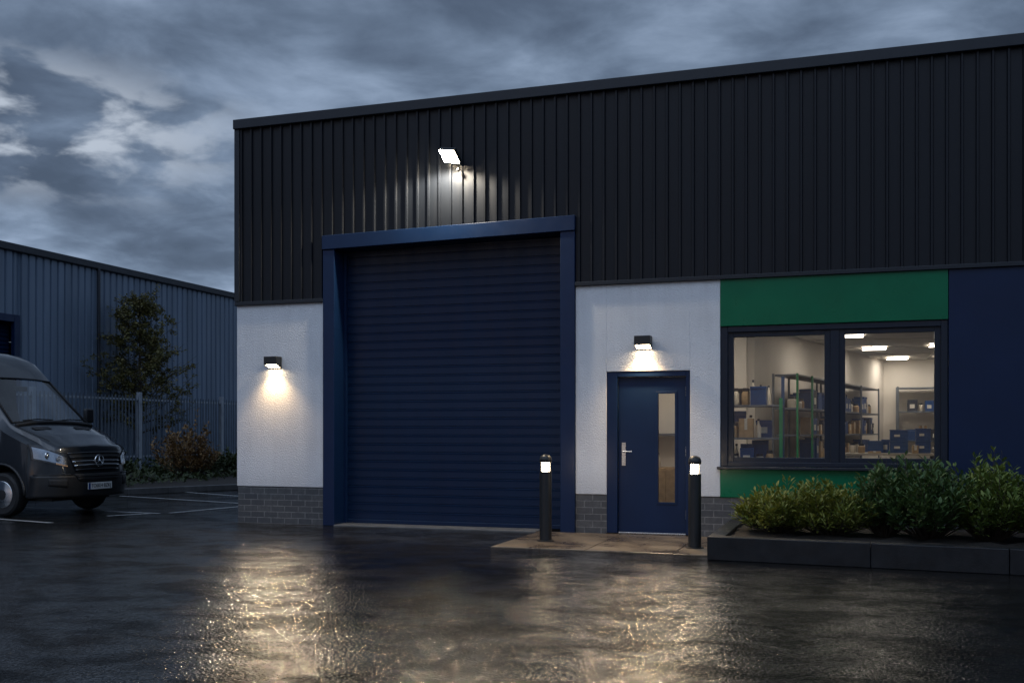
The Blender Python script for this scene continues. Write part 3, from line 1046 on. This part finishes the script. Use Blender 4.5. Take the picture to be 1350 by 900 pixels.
# ------------------------------------------------------------------ shed beyond the fence
T = thing('metal_shed', 'blue grey ribbed metal shed behind the fence', 'building', (-15, 15, .0))
sx, sh_, ya, yb = -15.0, 6.9, -12.0, 46.0
line = []
yy = ya
pit = .30
while yy < yb - pit:
    line += [(sx + .055, yy), (sx + .055, yy + .20), (sx, yy + .225), (sx, yy + .275)]
    yy += pit
line.append((sx, yb))
def seg(l, y0, y1):
    q = [p for p in l if y0 < p[1] < y1]
    return [(sx, y0)] + q + [(sx, y1)]
DY = 11.28
c = MB()
c.sheet(seg(line, DY, yb), .0, sh_ - .2, 'z')
c.sheet(seg(line, 5.6, DY), 4.78, sh_ - .2, 'z')
c.sheet(seg(line, ya, 5.6), 0, sh_ - .2, 'z')
c.build('cladding', M_shed, T)
b = MB()
b.box(sx - 24, sx - .06, ya, ya + .1, 0, sh_ - .25)
b.box(sx - 24, sx - .06, yb - .1, yb, 0, sh_ - .25)
b.box(sx - 24.1, sx - 24, ya, yb, 0, sh_ - .25)
b.build('side_wall', M_shed, T)
MB().prism([(sx - 24, sh_ - .24), (sx + .02, sh_ - .24), (sx - 12, sh_ + 1.3)], ya, yb, 'y').build('roof', M_shedtrim, T)
MB().box(sx - .05, sx + .16, ya, yb, sh_ - .23, sh_).build('eaves_gutter', M_shedtrim, T, bevel=.03)
f = MB()
f.box(sx - .05, sx + .09, DY - .22, DY, 0, 4.80)
f.box(sx - .05, sx + .09, 5.6, 5.82, 0, 4.80)
f.box(sx - .05, sx + .09, 5.82, DY - .22, 4.58, 4.80)
f.build('door_surround', M_blue, T, bevel=.01)
ds = MB()
ln = []
zz = 0
while zz < 4.6:
    ln += [(sx - .25, zz), (sx - .22, zz + .06), (sx - .25, zz + .12)]
    zz += .125
n_ = len(ln)
ds.add([(u, 5.7, w2) for u, w2 in ln] + [(u, DY - .1, w2) for u, w2 in ln], [(i, i + 1, i + 1 + n_, i + n_) for i in range(n_ - 1)])
ds.build('roller_shutter', M_shut, T)
dp = MB()
for yy in (14.6, 24.4):
    dp.tube([(sx + .13, yy, 0), (sx + .13, yy, sh_ - .2)], .05, 10)
dp.build('downpipe', M_shedtrim, T, smooth='auto')

# ------------------------------------------------------------------ palisade fence
T = thing('palisade_fence', 'galvanised palisade fence of upright pales before the shed', 'fence', (-12.5, 14, .11))
FX, fz0 = -12.5, .11
pa = MB()
yy = 2.0
while yy < 34:
    h = 2.36 + R.uniform(-.012, .012)
    w = .032
    tw = R.uniform(-.006, .006)
    # W-section pale with a pointed top
    pr = [(FX + .035, yy - w), (FX + .048, yy - w * .45), (FX + .036, yy), (FX + .048, yy + w * .45), (FX + .035, yy + w)]
    n_ = len(pr)
    tops = [h - .06, h - .02, h, h - .02, h - .06]
    pa.add([(a, b + tw, fz0 + .06) for a, b in pr] + [(a, b + tw, fz0 + z) for (a, b), z in zip(pr, tops)],
           [(i, i + 1, i + 1 + n_, i + n_) for i in range(n_ - 1)])
    yy += .152
pa.build('pale', M_pale, T)
for z in (.45, 2.22):
    MB().box(FX - .03, FX + .03, 2.0, 34, fz0 + z - .03, fz0 + z + .03).build('rail', M_galv, T, bevel=.006)
for yy in (4.8, 9.2, 13.6, 18.0, 22.4, 26.8):
    MB().box(FX - .05, FX + .075, yy - .065, yy + .065, fz0 - .05, fz0 + 2.45).build('post', M_galv, T, bevel=.008)

# ------------------------------------------------------------------ tree and shrubs by the fence
def tree(c, hgt, seed):
    rr = random.Random(seed)
    c = Vector(c)
    T = thing('tree', 'small dusky leafy tree standing between the fence and the shed', 'tree', c)
    tr, cr = MB(), MB()
    tk = [c, c + Vector((.03, .02, hgt * .3)), c + Vector((-.02, .05, hgt * .6)), c + Vector((.0, .02, hgt * .97))]
    tr.tube(tk, [.085, .065, .04, .008], 8)
    def tp(t):
        s = t * 3
        i = min(2, int(s))
        return tk[i].lerp(tk[i + 1], s - i)
    nb = 130
    for i in range(nb):
        t = .22 + .77 * (i / nb) ** .9
        p = tp(t)
        a = rr.uniform(0, 2 * PI)
        Rmax = 2.25 * (1 - ((t - .22) / .80)) ** .62 + .12
        L = Rmax * rr.uniform(.5, 1.1)
        e = p + Vector((math.cos(a) * L, math.sin(a) * L, L * rr.uniform(.25, .75)))
        m2 = (p + e) / 2 + Vector((0, 0, -.06 * L)) + Vector((rr.uniform(-.06, .06), rr.uniform(-.06, .06), 0))
        tr.tube([p, m2, e], [.02 * (1.1 - t), .012 * (1.2 - t), .003], 5)
        tw = []
        for k in range(7):
            s = rr.uniform(.3, 1)
            q = (p.lerp(m2, s * 2) if s < .5 else m2.lerp(e, s * 2 - 1))
            u = q + Vector((rr.gauss(0, 1), rr.gauss(0, 1), rr.gauss(.3, .7))).normalized() * rr.uniform(.15, .42)
            tr.tube([q, u], [.005, .002], 4)
            tw.append((q, u))
        dens = rr.choice((.4, .8, 1, 1.2))
        for (q, u) in tw:
            for k in range(int(20 * dens)):
                s = rr.uniform(.2, 1.05)
                v = q.lerp(u, s) + Vector((rr.gauss(0, .04), rr.gauss(0, .04), rr.gauss(0, .04)))
                dd = Vector((rr.gauss(0, 1), rr.gauss(0, 1), rr.gauss(-.1, .6)))
                sz = rr.uniform(.06, .11)
                leaf(cr, v, dd, Vector((rr.gauss(0, .5), rr.gauss(0, .5), 1)), sz, sz * .6, .2, .2)
    tr.build('trunk', M_bark, T)
    cr.build('crown', M_leafT, T, normals=False)


tree((-13.75, 15.2, .11), 5.75, 3)
shrub('shrub', 'russet brown leafy shrub on the verge in front of the fence', 'shrub', (-8.2, 10.1, .11), .95, .85, 1.35, 120, 26, .10, M_leafR, 31, spike=.5, wd=.55)
shrub('shrub', 'low dark green shrub between the van and the russet shrub', 'shrub', (-9.1, 8.0, .11), .75, .7, .75, 90, 20, .11, M_leafD, 32, wd=.55)
shrub('shrub', 'low dull green shrub right of the russet shrub beside the fence post', 'shrub', (-8.1, 11.9, .11), .7, .8, .70, 80, 20, .11, M_leafD, 33, wd=.55)
gc = MB()
rr = random.Random(44)
for i in range(5200):
    t = rr.random()
    bx = -11.9 + 5.4 * rr.random() ** 1.3
    by = 3.0 + 16 * t
    # stay behind the kerb
    kx = -5.95 + (by - 4.9) * .5 - .5
    if bx > kx:
        continue
    p = Vector((bx, by, .11 + rr.random() ** 2 * .34 * (1.1 if bx < -9 else .5)))
    dd = Vector((rr.gauss(0, .6), rr.gauss(0, .6), rr.uniform(.2, 1)))
    sz = rr.uniform(.09, .2)
    leaf(gc, p, dd, Vector((rr.gauss(0, .6), rr.gauss(0, .6), 1)), sz, sz * .45, .2, .3)
o = gc.build('ground_cover', M_leafD, normals=False)
o['kind'] = 'stuff'
tag(o, 'low dark plants covering the verge along the fence', 'ground cover')

# ------------------------------------------------------------------ van
exec_van = True
M_van = mat('van_paint', (.017, .021, .027), .32, .3, .06, 2, rvar=.05, coat=.7)
M_vanb = mat('van_bumper', (.013, .014, .016), .45, 0, .1, 8, .2, 200)
M_vglass = pane_mat('van_glass', (.86, .91, .94), 1.6)
M_chrome = mat('chrome', (.62, .64, .66), .14, 1, .05, 20, rvar=.04)
M_refl = mat('lamp_reflector', (.50, .53, .57), .2, 1, .05, 20, rvar=.03)
M_lampglass = pane_mat('headlamp_glass', (.9, .92, .95), 1.4)
M_plate = mat('number_plate', (.62, .62, .60), .4, 0, .05, 20)
M_amber = mat('indicator_amber', (.75, .42, .20), .25, 0, .05, 20)
M_seat = mat('seat_cloth', (.03, .03, .034), .9)

M_rim = mat('wheel_silver', (.035, .037, .04), .6, 0, spec=.15, var=.1, scale=20)
V = thing('parked_van', 'dark grey panel van parked at the left edge', 'van', (-2.98, .55, 0), -.05)
WH = .98


def bow(y, z):
    """x of the front skin of the van at (y, z)"""
    u = min(1.0, abs(y) / WH)
    x = -.14 * u ** 2 - .36 * u ** 7
    if z > .72:
        x -= (z - .72) * .16 + max(0, z - 1.0) ** 2 * 1.5
    elif z < .5:
        x -= (.5 - z) * .18
    return x


def zbot(x):
    """lower edge of the side: raised in an arch over each wheel"""
    for wx in (-1.02, -4.68):
        q = abs(x - wx)
        if q < .475:
            return max(.30, .345 + math.sqrt(.475 ** 2 - q * q))
    return .30


def prof(x):
    """(top z, half width of the top, corner radius) along the van"""
    P = [(-.10, 1.09, .66, .10), (-.30, 1.19, .74, .10), (-.60, 1.31, .80, .09), (-.92, 1.44, .84, .07), (-1.0, 1.48, .845, .05), (-1.74, 2.20, .755, .06), (-1.9, 2.36, .75, .08),
         (-2.1, 2.545, .745, .10), (-2.35, 2.655, .74, .12), (-2.7, 2.70, .74, .14), (-3.2, 2.72, .74, .15), (-5.9, 2.72, .74, .15)]
    if x >= P[0][0]:
        return P[0][1:]
    for (a, b) in zip(P, P[1:]):
        if b[0] <= x <= a[0]:
            t = (a[0] - x) / (a[0] - b[0])
            return tuple(a[i] + (b[i] - a[i]) * t for i in (1, 2, 3))
    return P[-1][1:]


def ring(x):
    zt, wt, r = prof(x)
    zb = zbot(x)
    belt = min(1.42, zt - .14) if x < -.6 else zt - .14
    wb = WH
    if x > -.7:
        wb = WH - .06 * ((x + .7) / .7) ** 2
    pts = [(wb - .03, zb), (wb, zb + .03), (wb + .005, zb + (belt - zb) * .45), (wb - .012, belt)]
    # from belt to the top corner
    sx_, sz_ = wt, zt - r
    if sz_ < belt + .02:
        sz_ = belt + .02
    for t in (.08, .85, 1.0):
        pts.append((wb - .012 + (sx_ - wb + .012) * t, belt + (sz_ - belt) * t))
    pts.append((wt - r * .28, sz_ + (zt - sz_) * .72))
    pts.append((wt - r, zt))
    cr = .035 if x < -2 else .03
    pts.append((wt * .5, zt + cr * .8))
    pts.append((0, zt + cr))
    return pts


XS = [-.50, -.535, -.57, -.62, -.70, -.80, -.90, -.955, -1.0, -1.1, -1.2, -1.3, -1.4, -1.475, -1.52, -1.6, -1.74, -1.9, -2.1, -2.35, -2.7, -3.2, -3.8, -4.18, -4.22, -4.3, -4.4, -4.5, -4.6, -4.68, -4.76, -4.86, -4.96, -5.06, -5.14, -5.18, -5.5, -5.85, -5.9]
# nose rings follow the bowed front: a fraction of the way from the front skin to x=-.5
body = MB()
rings = []
for q in (0.0, .12, .3, .55, .8):
    base = ring(-.5)
    out = []
    for (y, z) in base:
        zt0, wt0, r0 = prof(-.5)
        # height of this ring: top drops toward the nose
        xt = -.10 - .40 * q
        ztq, wtq, rq = prof(xt)
        zz = .30 + (z - .30) * (ztq + .03 - .30) / (zt0 + .03 - .30)
        yy = y * (.955 + .045 * q) if q < 1 else y
        xf_ = bow(yy, zz)
        out.append((xf_ + (-.5 - xf_) * q, yy, zz))
    rings.append(out)
for x in XS:
    rings.append([(x, y, z) for (y, z) in ring(x)])
NR = len(rings[0])


def full_ring(r):
    return [(x, -y, z) for (x, y, z) in r] + [(x, y, z) for (x, y, z) in reversed(r[:-1])]


FR = [full_ring(r) for r in rings]
NF = len(FR[0])
vs = [p for r in FR for p in r]
fs = []
iS, iE = 5 + XS.index(-1.0), 5 + XS.index(-1.74)
wS, wE = 5 + XS.index(-1.2), 5 + XS.index(-2.7)
holes_screen, holes_side = [], []
for i in range(len(FR) - 1):
    for k in range(NF - 1):
        f = (i * NF + k, i * NF + k + 1, (i + 1) * NF + k + 1, (i + 1) * NF + k)
        kk = k if k < NR - 1 else NF - 2 - k
        if iS <= i < iE and kk >= 8:
            holes_screen.append(f)
            continue
        if wS <= i < wE and kk == 4:
            holes_side.append(f)
            continue
        fs.append(f)
body.add(vs, fs)
# nose cap: grid over the front skin
r0 = rings[0]
cols = 15
cap_v, cap_f = [], []
for (x, y, z) in r0[:-1]:
    for c in range(cols):
        yy = -y + 2 * y * c / (cols - 1)
        cap_v.append((bow(yy, z), yy, z))
m_ = len(r0) - 1
for i in range(m_ - 1):
    for c in range(cols - 1):
        cap_f.append((i * cols + c, i * cols + c + 1, (i + 1) * cols + c + 1, (i + 1) * cols + c))
o0 = len(cap_v)
cap_v.append((bow(0, r0[-1][2]), 0, r0[-1][2]))
for c in range(cols - 1):
    cap_f.append(((m_ - 1) * cols + c, (m_ - 1) * cols + c + 1, o0))
body.add(cap_v, cap_f)
last = len(FR) - 1
body.add(FR[last], [tuple(range(NF))])
BODY = body.build('body', M_van, V, smooth='auto', world=False)
bm = bmesh.new()
bm.from_mesh(BODY.data)
bmesh.ops.remove_doubles(bm, verts=bm.verts, dist=.0008)
bmesh.ops.recalc_face_normals(bm, faces=bm.faces)
bm.to_mesh(BODY.data)
bm.free()
BODY.data.polygons.foreach_set('use_smooth', [True] * len(BODY.data.polygons))
BODY.data.set_sharp_from_angle(angle=math.radians(42))
# glass
def pick(hl):
    mb = MB()
    used = {}
    for f in hl:
        idx = []
        for i in f:
            if i not in used:
                used[i] = len(mb.v)
                mb.v.append(Vector(vs[i]))
            idx.append(used[i])
        mb.f.append(idx)
        mb.mi.append(0)
    return mb
WSG = pick(holes_screen).build('windscreen', M_vglass, V, smooth=True, world=False)
SDG = pick([f for f in holes_side if vs[f[0]][1] < 0]).build('side_window', M_vglass, V, smooth=True, world=False)
SDG2 = pick([f for f in holes_side if vs[f[0]][1] > 0]).build('side_window', M_vglass, V, smooth=True, world=False)
# black rubber seals round the screen, and wipers
sl = MB()
for xe in (-1.0, -1.74):
    pts = [p for p in full_ring([(xe, y, z) for (y, z) in ring(xe)])][8:NF - 8]
    sl.tube([(x + .006, y, z + .006) for x, y, z in pts], .014, 6)
for s in (-1, 1):
    a_ = ring(-1.0)[8]
    b_ = ring(-1.74)[8]
    sl.tube([(-1.0 + .006, s * a_[0], a_[1] + .006), (-1.74 + .006, s * b_[0], b_[1] + .006)], .014, 6)
sl.build('screen_seal', M_rub, WSG, world=False, smooth=True)
cw = MB()
for j in range(9):
    pass
cl_ = [(-.90, -.80, 1.445), (-.93, -.45, 1.482), (-.94, 0, 1.495), (-.93, .45, 1.482), (-.90, .80, 1.445)]
cw.tube(cl_, .03, 8)
cw.build('scuttle', M_rub, V, world=False, smooth=True)
for (y0, y1) in ((-.62, .05), (.10, .70)):
    wp = MB().tube([(-.95, y0, 1.52), (-1.0, (y0 + y1) / 2, 1.545), (-1.01, y1, 1.535)], .011, 6)
    wp.build('wiper', M_rub, WSG, world=False)


def front_patch(name, m, outline_fn, ny, nz, off, parent, smooth=True, thick=.0):
    """a patch lying on the front skin: outline_fn(u, v) -> (y, z), u, v in 0..1"""
    mb = MB()
    pts = []
    for j in range(nz + 1):
        for i in range(ny + 1):
            y, z = outline_fn(i / ny, j / nz)
            pts.append((bow(y, z) + off, y, z))
    mb.add(pts, [(j * (ny + 1) + i, j * (ny + 1) + i + 1, (j + 1) * (ny + 1) + i + 1, (j + 1) * (ny + 1) + i) for j in range(nz) for i in range(ny)])
    o = mb.build(name, m, parent, smooth=smooth, world=False)
    if thick:
        s = o.modifiers.new('thick', 'SOLIDIFY')
        s.thickness = thick
        s.offset = 0
    return o


# grille: dark mouth, bars, chrome strips, emblem
def lerp(a, b, t):
    return a + (b - a) * t
def grille_fn(u, v):
    w = lerp(.46, .56, v)
    return (lerp(-w, w, u), lerp(.745, .985, v) + .012 * (1 - (2 * u - 1) ** 2))
GR = front_patch('grille', M_rub, grille_fn, 16, 4, .010, V, thick=.012)
for z in (.80, .865, .93):
    w = lerp(.46, .56, (z - .745) / .24)
    mb = MB().tube([(bow(y, z) + .022, y, z + .012 * (1 - (y / w) ** 2)) for y in [lerp(-w, w, i / 14) for i in range(15)]], .014 if z != .865 else .011, 8)
    mb.build('grille_bar', M_chrome if z in (.865, .80) else M_vanb, GR, smooth=True, world=False)
gs = MB()
ol = []
for i in range(17):
    y, z = grille_fn(i / 16, 0)
    ol.append((bow(y, z) + .016, y, z - .012))
gs.tube(ol, .014, 8)
ol = []
for i in range(17):
    y, z = grille_fn(i / 16, 1)
    ol.append((bow(y, z) + .016, y, z + .010))
gs.tube(ol, .012, 8)
gs.build('grille_surround', M_van, GR, smooth=True, world=False)
em = MB()
ez, er = .872, .088
ring_pts = [(bow(0, ez) + .044, er * math.cos(2 * PI * k / 24), ez + er * math.sin(2 * PI * k / 24)) for k in range(25)]
em.tube(ring_pts, .012, 8)
for k in range(3):
    a = PI / 2 + k * 2 * PI / 3
    tip = Vector((bow(0, ez) + .044, er * math.cos(a), ez + er * math.sin(a)))
    c0 = Vector((bow(0, ez) + .052, 0, ez))
    s = Vector((0, -math.sin(a), math.cos(a))) * .020
    em.add([c0 + s, c0 - s, tip, c0 + Vector((.012, 0, 0)), c0 - Vector((.016, 0, 0))], [(0, 2, 3), (1, 3, 2), (0, 4, 2), (1, 2, 4)])
em.build('emblem', M_chrome, GR, world=False, smooth='auto')

# bumper: lower moulding with intake, side pockets
def bump_fn(u, v):
    return (lerp(-.965, .965, u), lerp(.30, .66, v))
BP = front_patch('bumper', M_vanb, bump_fn, 30, 8, .012, V, thick=.02)
def intake_fn(u, v):
    w = lerp(.40, .50, v)
    return (lerp(-w, w, u), lerp(.555, .675, v))
front_patch('air_intake', M_rub, intake_fn, 12, 3, .028, BP, thick=.012)
for z in (.595, .635):
    MB().tube([(bow(y, z) + .036, y, z) for y in [lerp(-.44, .44, i / 12) for i in range(13)]], .007, 6).build('intake_bar', M_vanb, BP, smooth=True, world=False)
for s in (-1, 1):
    def pocket_fn(u, v, s=s):
        return (s * lerp(.60, .84, u), lerp(.46, .60, v) + .03 * u * (1 - v))
    front_patch('fog_pocket', M_rub, pocket_fn, 8, 3, .026, BP, thick=.01)
    MB().tube([(bow(y, .665) + .02, s * y, .665 + .0 * y) for y in [lerp(.52, .95, i / 10) for i in range(11)]], .012, 6).build('trim_strip', M_vanb, BP, smooth=True, world=False)
# number plate
pb = MB()
pb.box(.030, .046, -.26, .26, .415, .525)
PLT = pb.build('number_plate', M_plate, V, bevel=.004, world=False)
MB().box(.0462, .0475, -.258, -.215, .418, .522).build('plate_band', M_box, PLT, world=False)
fc_ = bpy.data.curves.new('plate_text', 'FONT')
fc_.body = 'TO6KH BZKJ'
fc_.size = .088
fc_.align_x = 'CENTER'
fc_.align_y = 'CENTER'
fc_.extrude = .001
tmp = bpy.data.objects.new('plate_lettering', fc_)
COL.objects.link(tmp)
bpy.context.view_layer.update()
tm = bpy.data.meshes.new_from_object(tmp.evaluated_get(bpy.context.evaluated_depsgraph_get()))
bpy.data.objects.remove(tmp)
tm.materials.clear()
tm.materials.append(M_rub)
to = bpy.data.objects.new('plate_lettering', tm)
COL.objects.link(to)
to.parent = PLT
to.location = (.0475, .018, .470)
to.rotation_euler = (PI / 2, 0, PI / 2)
to.scale = (.86, 1, 1)
# headlights
for s in (-1, 1):
    def hl_fn(u, v, s=s, g=0.0):
        # u: inner (0) -> outer (1)
        y = lerp(.575, .952, u)
        zb_ = lerp(.785, .90, u ** 1.3)
        zt_ = lerp(.945, 1.15, u)
        return (s * y, lerp(zb_ + g, zt_ - g, v))
    HL = front_patch('headlight', M_rub, hl_fn, 14, 6, .004, V)
    def rf_fn(u, v, s=s):
        return hl_fn(lerp(.05, .95, u), lerp(.12, .86, v), s)
    front_patch('reflector', M_refl, rf_fn, 12, 5, .010, HL)
    for (uu, rad) in ((.34, .050), (.66, .058)):
        y, z = hl_fn(uu, .50, s)
        c0 = Vector((bow(y, z) + .012, y, z))
        mb = MB().lathe([(rad, .0), (rad * .9, .012), (rad * .6, .006), (rad * .35, .016), (.002, .022)], c0, 18, 'x')
        mb.build('lamp_bowl', M_chrome if uu > .5 else M_galv, HL, smooth='auto', world=False)
    def am_fn(u, v, s=s):
        return hl_fn(lerp(.04, .45, u), lerp(.02, .14, v), s)
    front_patch('indicator', M_amber, am_fn, 6, 1, .014, HL)
    def gl_fn(u, v, s=s):
        return hl_fn(u, v, s)
    front_patch('headlight_cover', M_lampglass, gl_fn, 14, 6, .034, HL)
# bonnet shut line and vents
for s in (-1, 1):
    pts = []
    for x in (-.30, -.5, -.7, -.9):
        zt, wt, r = prof(x)
        pts.append((x, s * (wt - r * .2), zt + .004))
    MB().tube(pts, .006, 5).build('bonnet_seam', M_rub, V, world=False)
    zt = prof(-.78)[0]
    vt = MB()
    vt.add([(-.70, s * .25, prof(-.70)[0] + .037), (-.70, s * .60, prof(-.70)[0] + .024), (-.80, s * .62, prof(-.80)[0] + .022), (-.80, s * .27, prof(-.80)[0] + .036)], [(0, 1, 2, 3)])
    vt.build('bonnet_vent', M_rub, V, world=False)
# mirrors
for s in (-1, 1):
    mb = MB()
    mb.obox((-1.28, s * 1.13, 1.62), (.04, 0, 0), (.02, s * .085, 0), (0, 0, .13))
    MR = mb.build('door_mirror', M_vanb, V, bevel=.04, segs=3, smooth='auto', world=False)
    MB().tube([(-1.22, s * .93, 1.50), (-1.26, s * 1.06, 1.50)], .03, 8).build('mirror_arm', M_vanb, MR, world=False, smooth=True)
    MB().obox((-1.334, s * 1.13, 1.62), (.003, 0, 0), (.0, s * .06, 0), (0, 0, .10)).build('mirror_glass', M_chrome, MR, world=False)
# antenna
an = MB().tube([(-2.05, -.20, 2.50), (-2.02, -.20, 2.53), (-2.45, -.32, 2.88)], [.016, .012, .004], 6)
an.build('aerial', M_rub, V, world=False)
# side: arch lips, sill, door seams, side handle
for s in (-1, 1):
    for wx in (-1.02, -4.68):
        pts = []
        for k in range(17):
            a = PI * k / 16
            pts.append((wx + .485 * math.cos(a), s * (WH + .004), .345 + .485 * math.sin(a)))
        MB().tube(pts, .022, 6).build('arch_moulding', M_vanb, V, world=False, smooth=True)
    MB().box(-4.18, -1.52, s * WH - .012, s * WH + .016, .52, .66).build('side_moulding', M_vanb, V, bevel=.006, world=False)
    dsn = MB()
    for x in (-1.56, -2.62, -3.9):
        dsn.tube([(x, s * (WH + .004), .36), (x, s * (WH + .006), 1.38)], .006, 5)
    dsn.build('door_seam', M_rub, V, world=False)
    MB().box(-2.56, -2.36, s * (WH + .012) - .014, s * (WH + .012) + .014, 1.18, 1.23).build('door_handle', M_vanb, V, bevel=.01, world=False)
# underside, wheels
MB().box(-5.8, -.35, -.62, .62, .24, .50).build('underbody', M_rub, V, world=False)
for wx in (-1.02, -4.68):
    wl = MB().box(wx - .44, wx + .44, -.92, -.62, .5, .80) if False else None
    for s in (-1, 1):
        T2 = MB().lathe([(.21, s * -.11), (.30, s * -.118), (.335, s * -.095), (.350, s * -.05), (.350, s * .05), (.335, s * .095), (.30, s * .118), (.215, s * .108)], (wx, s * .855, .35), 40, 'y')
        WHE = T2.build('wheel', M_rub, V, smooth='auto', world=False)
        rim = MB()
        rim.lathe([(.215, s * .10), (.205, s * .085), (.19, s * .06), (.15, s * .075), (.08, s * .10), (.07, s * .115), (.03, s * .12), (.002, s * .12)], (wx, s * .855, .35), 40, 'y')
        rim.build('rim', M_rim, WHE, smooth='auto', world=False)
        hs = MB()
        for k in range(14):
            a = 2 * PI * k / 14
            hs.obox((wx + .168 * math.cos(a), s * (.855 + .072), .35 + .168 * math.sin(a)), (.020 * math.cos(a), 0, .020 * math.sin(a)), (-.022 * math.sin(a), 0, .022 * math.cos(a)), (0, .009, 0))
        hs.build('rim_slot', M_rub, WHE, world=False)
        MB().lathe([(.105, s * .094), (.118, s * .106), (.138, s * .094)], (wx, s * .855, .35), 32, 'y').build('hub_ring', M_chrome, WHE, smooth='auto', world=False)
        MB().lathe([(.082, s * .105), (.078, s * .121), (.002, s * .128)], (wx, s * .855, .35), 24, 'y').build('hub_cap', M_black, WHE, smooth='auto', world=False)
        MB().lathe([(.205, s * .101), (.218, s * .109), (.205, s * .114)], (wx, s * .855, .35), 40, 'y').build('rim_edge', M_chrome, WHE, smooth=True, world=False)
    MB().tube([(wx, -.8, .35), (wx, .8, .35)], .05, 8).build('axle', M_rub, V, world=False)
# cab interior
MB().box(-1.75, -1.05, -.80, .80, 1.10, 1.40).build('dashboard', M_rub, V, bevel=.04, world=False)
MB().box(-2.72, -2.68, -.86, .86, .5, 2.55).build('bulkhead', M_rub, V, world=False)
for y in (-.5, .5):
    ST = MB().box(-2.5, -1.95, y - .26, y + .26, .75, .98).build('cab_seat', M_seat, V, bevel=.06, world=False)
    MB().obox((-2.48, y, 1.34), (.07, 0, .02), (0, .25, 0), (-.08, 0, .36)).build('seat_back', M_seat, ST, bevel=.05, world=False)
    MB().obox((-2.57, y, 1.83), (.05, 0, .01), (0, .13, 0), (-.02, 0, .10)).build('headrest', M_seat, ST, bevel=.04, world=False)
sw = MB()
wc = Vector((-1.72, -.42, 1.48))
ax1 = Vector((0, 1, 0))
ax2 = Vector((-.45, 0, .9)).normalized()
sw.tube([wc + ax1 * .2 * math.cos(2 * PI * k / 20) + ax2 * .2 * math.sin(2 * PI * k / 20) for k in range(21)], .018, 8)
sw.tube([wc - ax1 * .2, wc + ax1 * .2], .015, 6)
sw.build('steering_wheel', M_rub, V, world=False, smooth=True)
MB().obox((-1.66, 0, 2.06), (.02, 0, 0), (0, .13, 0), (0, 0, .04)).build('rear_view_mirror', M_rub, V, bevel=.012, world=False)
